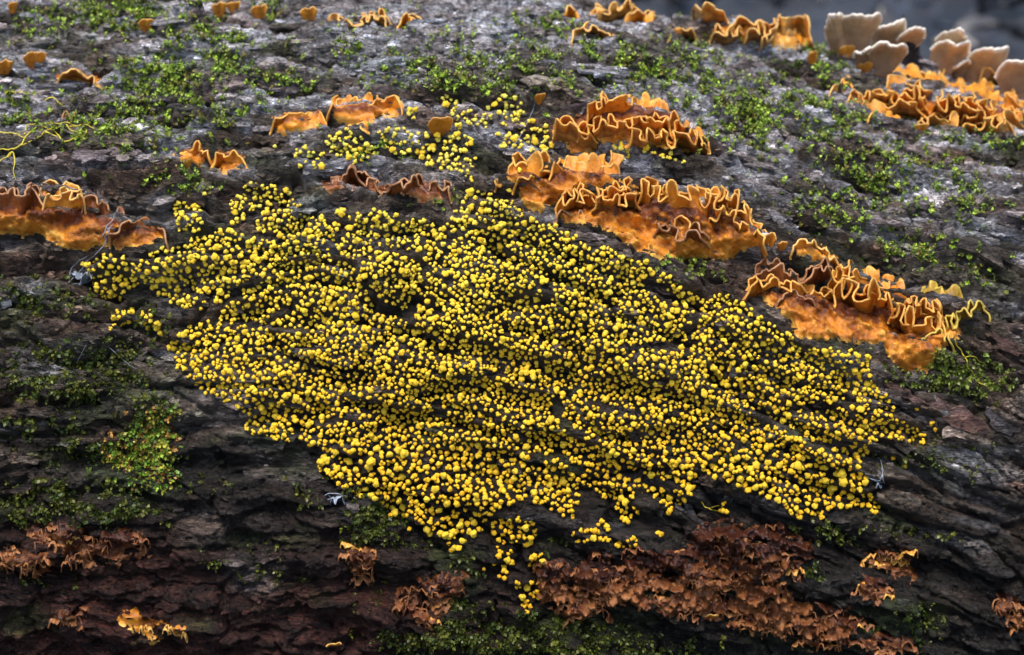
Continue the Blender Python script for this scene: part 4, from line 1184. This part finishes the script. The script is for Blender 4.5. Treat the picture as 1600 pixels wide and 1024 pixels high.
ORD = ['nearest', 'second', 'third', 'fourth', 'fifth', 'sixth', 'seventh', 'eighth', 'ninth', 'tenth', 'eleventh', 'twelfth', 'thirteenth', 'fourteenth', 'fifteenth', 'sixteenth', 'seventeenth', 'eighteenth', 'nineteenth', 'twentieth', 'twenty-first', 'twenty-second', 'twenty-third', 'twenty-fourth', 'farthest']
LAB = {}
for (li, di), L in buckets.items():
    L.sort(); words = {'right': 'right of', 'left': 'left of', 'below': 'below', 'above': 'above'}
    for q, (dd, k) in enumerate(L):
        LAB[k] = f"{ORD[min(q, 24)]} large yellow ball {words.get(DIRS[di], 'to the ' + DIRS[di] + ' of')} {LAND[li][0]}"
one = []
for q, (T, TF) in enumerate(TEMPL):
    sv_, sf_ = stalk_rings(np.array([0, 0, -2.0]), np.array([0, 0, 0.0]), 0.16)
    V_ = np.concatenate([T, sv_]); F4_ = sf_ + len(T)
    me = np_mesh('yellow_ball', V_, [TF, F4_], [M_YEL, M_STALK], attrs={'hue': np.concatenate([np.full(len(T), 0.38 + 0.03 * (q % 5)), np.zeros(len(sv_))])}, fmat=np.concatenate([np.zeros(len(TF)), np.ones(len(F4_))]))
    one.append(me)
for k in order[:300]:
    P, n, out, st, ra, x, y = B[k]
    o = bpy.data.objects.new('yellow_ball', one[rb.integers(len(one))]); COL.objects.link(o)
    C = P + out * (st + ra * 0.55)
    o.location = C; o.scale = (ra * 1.04,) * 3
    o.rotation_euler = (Vector(out).to_track_quat('Z', 'Y') @ Euler((0, 0, rb.uniform(0, 6.28))).to_quaternion()).to_euler()
    tag(o, LAB[k], 'slime mould', 'large yellow balls of the colony')

# ------------------------------------------------------------------ moss
MOSS = {
  'bright green moss tufts scattered over the upper bark': [
    (190, 22, 80, 26, 1), (60, 40, 50, 30, .4), (350, 78, 40, 40, .9), (250, 130, 60, 40, 1), (300, 60, 40, 30, .4), (430, 130, 60, 22, .8), (540, 70, 30, 18, .5), (310, 8, 50, 10, .5), (420, 12, 20, 22, .9), (620, 18, 60, 10, .2),
    (120, 205, 70, 22, .6), (20, 170, 40, 30, .5), (200, 200, 60, 40, .6), (340, 180, 50, 26, .5), (280, 285, 50, 18, .8), (220, 238, 30, 12, .5), (640, 110, 60, 26, .6), (720, 118, 60, 28, .9), (745, 82, 30, 16, .6), (820, 100, 40, 30, .5), (840, 40, 50, 24, .8),
    (770, 140, 60, 16, .4), (880, 130, 40, 24, .4), (950, 84, 60, 20, .7), (1010, 110, 60, 30, .6), (1090, 96, 50, 34, .4), (1060, 66, 40, 14, .4), (1100, 150, 50, 30, .7), (1175, 175, 36, 40, 1), (1190, 220, 24, 24, .8), (1250, 165, 50, 24, .7), (1240, 120, 30, 16, .5),
    (1330, 185, 40, 20, .8), (1290, 200, 50, 20, .5), (1350, 250, 40, 28, .6), (1375, 290, 42, 34, .7), (1430, 250, 60, 30, .3), (1130, 205, 40, 18, .5), (1415, 390, 42, 22, .8), (1510, 310, 30, 40, .5), (1530, 220, 80, 14, .5), (1530, 430, 24, 18, .6), (1480, 400, 50, 30, .2), (1280, 315, 60, 20, .3), (1320, 340, 50, 20, .3), (1060, 410, 50, 14, .3),
    (1150, 160, 200, 100, .12), (250, 130, 260, 120, .12), (750, 90, 250, 60, .12), (1400, 300, 200, 120, .10), (1280, 60, 30, 30, .6), (1290, 100, 30, 30, .5), (1240, 10, 30, 12, .4), (590, 240, 60, 30, .25), (690, 310, 40, 12, .4), (1265, 88, 20, 12, .8)],
  'dark olive moss creeping over the shaded left flank of the log': [
    (60, 470, 90, 30, .5), (100, 570, 120, 36, .7), (200, 560, 60, 40, .6), (60, 600, 80, 40, .5), (240, 650, 30, 30, 1.0), (170, 620, 80, 20, .4), (60, 660, 60, 20, .4), (120, 700, 120, 24, .4), (110, 780, 110, 36, .8), (30, 800, 60, 24, .5), (200, 790, 60, 24, .7), (330, 760, 60, 12, .2),
    (250, 500, 40, 20, .4), (300, 560, 30, 20, .3), (410, 860, 40, 18, .3), (420, 900, 50, 12, .3), (330, 870, 40, 14, .3), (60, 905, 60, 12, .3)],
  'brightest moss tuft glowing green and rusty on the left flank': [(238, 680, 38, 34, 1.6), (215, 715, 50, 32, 1.5), (255, 740, 24, 26, .9), (245, 650, 16, 14, 1.2)],
  'moss strip hanging below the lower left edge of the yellow colony': [(590, 810, 40, 34, 1.0), (560, 840, 24, 40, .5), (640, 850, 40, 10, .4), (730, 880, 24, 14, .5), (715, 945, 40, 16, .5), (550, 760, 24, 14, .4), (480, 770, 30, 30, .2), (870, 850, 24, 14, .5), (580, 930, 30, 20, .3)],
  'thick dark moss fringe along the bottom edge of the picture': [(880, 975, 110, 18, .8), (740, 985, 90, 26, .8), (820, 1010, 200, 16, 1.0), (950, 1005, 100, 24, .8), (640, 1005, 60, 20, .5), (1440, 960, 30, 30, .6), (1340, 990, 40, 20, .4), (1270, 885, 14, 20, .8), (1400, 1010, 60, 12, .4), (1100, 1010, 60, 12, .3), (1380, 720, 40, 14, .5), (1480, 710, 60, 20, .5), (1310, 830, 60, 12, .4), (1430, 830, 60, 12, .4), (1260, 820, 40, 12, .3)],
  'feathery moss clump under the wide orange shelf at right': [(1500, 580, 60, 30, 1.0), (1465, 560, 30, 22, .8), (1550, 595, 36, 24, .8), (1420, 590, 40, 16, .5), (1380, 570, 40, 12, .3), (1340, 545, 30, 8, .3), (1090, 425, 40, 14, .4)],
}
def sprig_template(seed):
    r = np.random.default_rng(seed); Vs = []; Fs = []; Ts = []; off = 0
    nl = r.integers(6, 10); bend = r.normal(size=3) * 0.4; z = np.array([0, 0, 1.0])
    for k in range(nl):
        t = (k + 0.5) / nl; c = z * t + bend * t * t * 0.6; an = k * 2.4
        ld = np.array([math.cos(an), math.sin(an), 0.65]); ld /= np.linalg.norm(ld)
        wd = np.cross(ld, z); wd /= np.linalg.norm(wd)
        ll = r.uniform(0.32, 0.52); ww = ll * 0.44; m1 = c + ld * ll * 0.45 - z * ll * 0.05
        Vs += [c - z * ll * 0.1, m1 + wd * ww, c + ld * ll + z * ll * 0.15, m1 - wd * ww]
        Fs += [(off, off + 1, off + 2), (off, off + 2, off + 3)]
        Ts += [0.75 + 0.5 * t] * 4; off += 4
    return np.array(Vs), np.array(Fs), np.array(Ts)
SPRIG = [sprig_template(40 + k) for k in range(10)]
def moss(label, blobs, seed, dark, first):
    r = np.random.default_rng(seed)
    Vs = []; Fs = []; Cs = []; off = 0
    PAL = {0: [[0.16, 0.24, 0.022], [0.11, 0.17, 0.018], [0.24, 0.32, 0.035], [0.15, 0.17, 0.025], [0.07, 0.10, 0.015], [0.12, 0.10, 0.02]],
           1: [[0.08, 0.10, 0.012], [0.12, 0.12, 0.018], [0.06, 0.09, 0.012], [0.14, 0.15, 0.02]],
           3: [[0.12, 0.14, 0.02], [0.08, 0.11, 0.015], [0.15, 0.18, 0.025], [0.07, 0.08, 0.012]],
           2: [[0.16, 0.24, 0.02], [0.26, 0.24, 0.03], [0.28, 0.14, 0.03], [0.10, 0.18, 0.02]]}[dark]
    for (cx, cy, rx, ry, den) in blobs:
        n = int(rx * ry * 3.14 * den / (7 if dark == 0 else 10))
        a = r.uniform(0, 6.28, n); rr = np.sqrt(r.uniform(0, 1, n)) * (1 + 0.3 * r.normal(size=n))
        x = cx + rx * rr * np.cos(a); y = cy + ry * rr * np.sin(a) + (x - cx) * 0.08
        cl_ = perlin(x / 26, y / 13, 77) + 0.5 * perlin(x / 10, y / 7, 78)
        keep = cl_ > 0.08 * r.normal(size=n) + (0.06 if dark == 0 else 0.10) - 0.25 * (den > 0.9)
        keep &= ~(in_poly(x, y, MAIN) & (r.random(n) < 0.8))
        for c_ in CRUSTS: keep &= ~in_poly(x, y, c_)
        for x_, y_ in zip(x[keep], y[keep]):
            h = hit(x_, y_)
            if h is None: continue
            P, n_ = h
            L = r.uniform(0.006, 0.0135) * (1.1 if dark else 1.0)
            td = r.normal(size=3) * 0.7 + n_ * 0.9 + (-UP * 0.5 if dark else UP * 0.25); td /= np.linalg.norm(td)
            s1 = np.cross(td, r.normal(size=3)); s1 /= np.linalg.norm(s1); s2 = np.cross(td, s1)
            V, F, T = SPRIG[r.integers(10)]
            Vs.append((V @ np.stack([s1, s2, td])) * L + P - n_ * 0.002); Fs.append(F + off); off += len(V)
            Cs.append(T[:, None] * np.array(PAL[r.integers(len(PAL))]) * r.uniform(0.8, 1.8) * (0.6 if dark == 1 else 1.0))
    Fs = np.concatenate(Fs)
    o = link('moss', np_mesh('moss', np.concatenate(Vs), Fs, [M_MOSS], smooth=True, attrs={'tone': np.concatenate(Cs)}))
    tag(o, label, 'moss', kind='stuff')
    return len(Fs)
tot = 0
for q, (lab, bl) in enumerate(MOSS.items()):
    tot += moss(lab, bl, 60 + q, {0: 0, 1: 1, 2: 2, 3: 1, 4: 1, 5: 3}[q], q)


# ------------------------------------------------------------------ threads, webs, chips
def tube(name, paths, rad, m, lift=4, wob=2.0, parent=None, seed=0):
    r = np.random.default_rng(seed); Vs = []; Fs = []; off = 0
    for path in paths:
        pts, tt, LL = resample(path, 2.5)
        P = []
        ph = r.uniform(0, 50)
        for i, (x, y) in enumerate(pts):
            x2 = x + wob * 1.5 * float(perlin(np.array([tt[i] / 9 + ph]), np.array([0.3]), 5)[0]); y2 = y + wob * 1.5 * float(perlin(np.array([tt[i] / 9 + ph]), np.array([7.3]), 6)[0])
            h = hit_near(x2, y2)
            if h is None: continue
            P.append(h[0] + h[1] * lift * SCL)
        if len(P) < 3: continue
        P = smooth1(np.array(P), 5)
        T = np.gradient(P, axis=0); T /= np.linalg.norm(T, axis=1, keepdims=True) + 1e-9
        A = np.cross(T, [0.1, 0.9, 0.3]); A /= np.linalg.norm(A, axis=1, keepdims=True) + 1e-9
        Bv = np.cross(T, A)
        m_ = len(P); k = np.arange(m_)
        rr = rad * SCL * (1 - 0.5 * k / m_) * (0.8 + 0.4 * r.random(m_))
        ring = [P + rr[:, None] * (math.cos(a) * A + math.sin(a) * Bv) for a in np.linspace(0, 2 * math.pi, 6, endpoint=False)]
        G = np.stack(ring, 1)
        Vs.append(G.reshape(-1, 3)); Fs.append(grid_faces(m_, 6, off, wrap=True)); off += m_ * 6
    return link(name, np_mesh(name, np.concatenate(Vs), np.concatenate(Fs), [m]), parent)
veins = [[(-5, 238), (20, 236), (50, 224), (75, 208), (95, 200)], [(20, 236), (30, 232), (45, 212), (70, 198), (92, 196), (120, 198)], [(40, 214), (42, 200), (60, 196)], [(70, 208), (88, 216), (98, 224), (130, 216), (138, 206)],
         [(98, 224), (90, 214), (82, 206), (66, 202)], [(0, 208), (25, 214), (48, 222), (60, 220)], [(10, 250), (20, 240), (26, 255), (22, 275), (24, 285)], [(-5, 262), (8, 252), (20, 240)], [(6, 156), (14, 147), (35, 148), (52, 152)], [(70, 160), (85, 158), (100, 168)], [(105, 198), (112, 206), (128, 210)], [(110, 200), (140, 200), (150, 204)]]
o = tube('slime_veins', veins, 1.3, M_THREAD, 5, 2.5, seed=3); tag(o, 'network of thin yellow slime veins branching over moss at the left edge', 'slime mould')
o = tube('slime_veins', [[(1490, 530), (1500, 552), (1512, 575), (1525, 598), (1545, 606)], [(1505, 560), (1520, 562), (1540, 575)]], 1.0, M_THREAD, 8, 3, seed=4); tag(o, 'few yellow-green threads dangling in the moss under the wide orange shelf', 'slime mould')
o = tube('slime_veins', [[(1092, 785), (1105, 792), (1118, 798), (1130, 804)], [(1108, 792), (1122, 790), (1132, 800)]], 0.9, M_THREAD, 5, 3, seed=5); tag(o, 'short yellow-green thread beside the grey bark chip', 'slime mould')
webs = [('fine_cobweb_thread', [[(797, 242), (812, 222), (826, 196), (838, 165)]], 0.55, 'single pale cobweb thread crossing the yellow balls left of the tiered shelf', 12),
        ('fine_cobweb_thread', [[(172, 544), (190, 560), (205, 572), (215, 578)]], 0.45, 'short pale cobweb thread on the dark moss at the left', 10),
        ('fine_cobweb_thread', [[(138, 540), (125, 562), (115, 584)]], 0.4, 'faint cobweb thread left of the short pale one', 10)]
for nm, ps, rd, lab, lf in webs:
    o = tube(nm, ps, rd, M_WEB, lf, 0.5, seed=9); tag(o, lab, 'cobweb')

def web_sheet(label, strands, sheet, seed):
    root = fungus('torn_cobweb', label, 'cobweb')
    tube('silk_strand', strands, 0.7, M_WEB, 10, 1.5, root, seed)
    for s in sheet:
        frill(root, s, H=18, W=9, wl=12, amp=3, mt=M_WEB, name='silk_sheet', thick=0.8, jag=4)
    ch = [c for c in bpy.data.objects if c.parent == root]
    b = Vector(np.array([v.co for v in ch[0].data.vertices]).mean(0)); root.location = b
    for c in ch: c.location = -b
web_sheet('torn bluish white cobweb at the left tip of the yellow colony', [[(108, 446), (118, 436), (130, 425), (142, 410), (152, 400)], [(112, 440), (112, 425), (125, 412), (140, 405)], [(115, 448), (135, 446), (145, 440)], [(150, 404), (160, 392), (168, 380)]], [[(104, 424), (116, 416), (130, 412)], [(120, 432), (134, 424), (146, 414)]], 21)
web_sheet('curled bluish web strip on the brown-orange shelf at left', [[(162, 374), (168, 360), (178, 348), (182, 335), (190, 328)], [(166, 370), (172, 362), (180, 356)]], [[(164, 366), (172, 352), (178, 340)], [(178, 336), (184, 328), (192, 326)]], 22)
web_sheet('upright white web tuft at the lower right rim of the yellow colony', [[(1373, 752), (1377, 738), (1376, 724), (1370, 714)], [(1352, 742), (1362, 750), (1373, 752)], [(1380, 756), (1377, 744), (1377, 730)], [(1352, 746), (1366, 752), (1380, 756)]], [[(1364, 750), (1373, 744), (1380, 748)]], 23)
web_sheet('small glinting web at the lower left rim of the yellow colony', [[(508, 772), (524, 768), (545, 774)], [(512, 778), (530, 776), (548, 770)], [(515, 770), (520, 782)]], [[(512, 772), (528, 770), (544, 772)]], 24)

# named loose bark pieces
put_flake(916, 170, 72, 17, 5, rot=0.55, tilt=-0.5, lift=0.010, col=(0.10, 0.075, 0.08), label='dark purple-brown sliver sticking up left of the tiered orange shelf')
put_flake(1078, 803, 46, 22, 3, rot=-0.7, lift=0.010, col=(0.17, 0.16, 0.15), label='pale grey bark chip above the rusty crust')
put_flake(1492, 652, 92, 34, 4, rot=-0.25, tilt=0.3, lift=0.014, col=(0.17, 0.10, 0.08), label='loose pinkish brown bark plate at the right')
put_flake(1466, 640, 36, 12, 3, rot=-0.8, tilt=0.3, lift=0.022, col=(0.30, 0.30, 0.28), label='pale curled edge of the loose plate')
put_flake(100, 138, 80, 14, 6, lift=0.006, col=(0.2, 0.2, 0.21)); put_flake(148, 248, 64, 30, 4, lift=0.005, col=(0.19, 0.17, 0.17)); put_flake(190, 245, 40, 24, 3, lift=0.004, col=(0.22, 0.2, 0.19))
put_flake(252, 158, 58, 20, 4, lift=0.006, col=(0.10, 0.08, 0.09)); put_flake(318, 160, 42, 22, 4, lift=0.006, col=(0.07, 0.045, 0.05)); put_flake(400, 200, 64, 22, 3, rot=-.3, lift=0.003, col=(0.26, 0.25, 0.25))
put_flake(1365, 345, 90, 22, 6, rot=-.1, lift=0.006, col=(0.22, 0.18, 0.16)); put_flake(1545, 395, 90, 40, 8, rot=-.2, lift=0.004); put_flake(1440, 390, 60, 22, 6, lift=0.004)
put_flake(1570, 540, 60, 24, 5, rot=-.3, lift=0.006, col=(0.14, 0.08, 0.06)); put_flake(1560, 660, 60, 30, 6, rot=-.3, lift=0.006, col=(0.15, 0.14, 0.14)); put_flake(1420, 622, 80, 16, 4, rot=-.35, lift=0.004, col=(0.12, 0.07, 0.055))
rf = np.random.default_rng(99)
cnt = 0
NOPOLY = [MAIN]
while cnt < 235:
    x = rf.uniform(-20, 1620); y = rf.uniform(0, 760) ** 1.0
    if in_poly(np.array([x]), np.array([y]), MAIN)[0] and rf.random() < 0.85: continue
    if y > 420 and rf.random() < 0.45: continue
    if any(in_poly(np.array([x]), np.array([y]), c_)[0] or poly_dist(np.array([x]), np.array([y]), c_)[0] < 22 for c_ in CRUSTS): continue
    L = rf.lognormal(math.log(34), 0.4); Wd = L * rf.uniform(0.25, 0.5)
    if put_flake(x, y, L, Wd, rf.uniform(2.5, 5), rot=rf.normal(0, 0.22), tilt=rf.normal(0, 0.10), pitch=rf.normal(0, 0.06), lift=rf.uniform(-0.001, 0.004)) is not None: cnt += 1
def scales():
    r = np.random.default_rng(321); Vs = []; Fs = []; Cs = []; off = 0
    T = []
    for k in range(16):
        n = 9; a = np.linspace(0, 2 * math.pi, n, endpoint=False) + r.normal(size=n) * 0.2
        rad = 1 + 0.3 * r.normal(size=n); x = np.cos(a) * rad * 0.5; y = np.sin(a) * rad * 0.5
        lo = np.stack([x * 1.0, y, np.full(n, -0.8)], 1); hi = np.stack([x, y, 0.5 + 0.35 * r.normal(size=n)], 1)
        V = np.concatenate([lo, hi, [[0, 0, 0.55]]]); i = np.arange(n); j = (i + 1) % n
        F = np.concatenate([np.stack([i, j, n + j], 1), np.stack([i, n + j, n + i], 1), np.stack([n + i, n + j, np.full(n, 2 * n)], 1)])
        T.append((V, F))
    for q in range(5200):
        x = r.uniform(-10, 1610); y = r.uniform(0, 1) ** 1.15 * 1030
        if in_poly(np.array([x]), np.array([y]), MAIN)[0] and r.random() < 0.6: continue
        if any(in_poly(np.array([x]), np.array([y]), c_)[0] for c_ in CRUSTS): continue
        h = hit(x, y)
        if h is None: continue
        P, n_ = h
        t = np.array([1.0, 0, float(drop(P[0] + 0.01) - drop(P[0])) / 0.01]); t += 0.18 * r.normal(size=3); t -= n_ * (t @ n_); t /= np.linalg.norm(t)
        n2 = n_ + 0.22 * r.normal(size=3); n2 -= t * (n2 @ t); n2 /= np.linalg.norm(n2); b = np.cross(n2, t)
        L = r.lognormal(math.log(13), 0.4) * SCL; Wd = L * r.uniform(0.3, 0.65); H = r.uniform(0.0015, 0.0035)
        V, F = T[r.integers(16)]
        Vs.append((V * [L, Wd, H]) @ np.stack([t, b, n2]) + P + n_ * 0.0008); Fs.append(F + off); off += len(V)
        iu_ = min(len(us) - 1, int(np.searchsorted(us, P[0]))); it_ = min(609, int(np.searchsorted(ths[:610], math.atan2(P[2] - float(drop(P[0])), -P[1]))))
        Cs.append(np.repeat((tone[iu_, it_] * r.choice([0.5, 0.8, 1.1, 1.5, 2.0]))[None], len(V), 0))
    o = link('bark_scales', np_mesh('bark_scales', np.concatenate(Vs), np.concatenate(Fs), [M_BARK], smooth=False, attrs={'tone': np.concatenate(Cs)}), LOG)
    o['kind'] = 'stuff'; o['label'] = 'small flaking scales of bark all over the log'
scales()
# dark broken stub between the tan brackets
def stub():
    h = hit_near(1425, 92); P, n = h
    m = 14; V = []
    r = np.random.default_rng(3)
    for k in range(8):
        t = k / 7; rad = 0.028 * (1 - 0.55 * t)
        for q in range(m):
            a = 2 * math.pi * q / m; rr = rad * (1 + 0.2 * r.normal() * (0.4 + t))
            V.append(np.array([math.cos(a) * rr - 0.012 * t, math.sin(a) * rr, -0.02 + 0.075 * t + (0.012 * r.normal() if k == 7 else 0)]))
    V.append(np.array([-0.012, 0, 0.045])); V = np.array(V)
    F = grid_faces(8, m, wrap=True); cap = np.array([(7 * m + q, 7 * m + (q + 1) % m, 8 * m) for q in range(m)])
    o = link('broken_stub', np_mesh('broken_stub', V, [F, cap], [M_FLAKE], smooth=False), LOG, P); o.color = (0.05, 0.05, 0.06, 1)
stub()
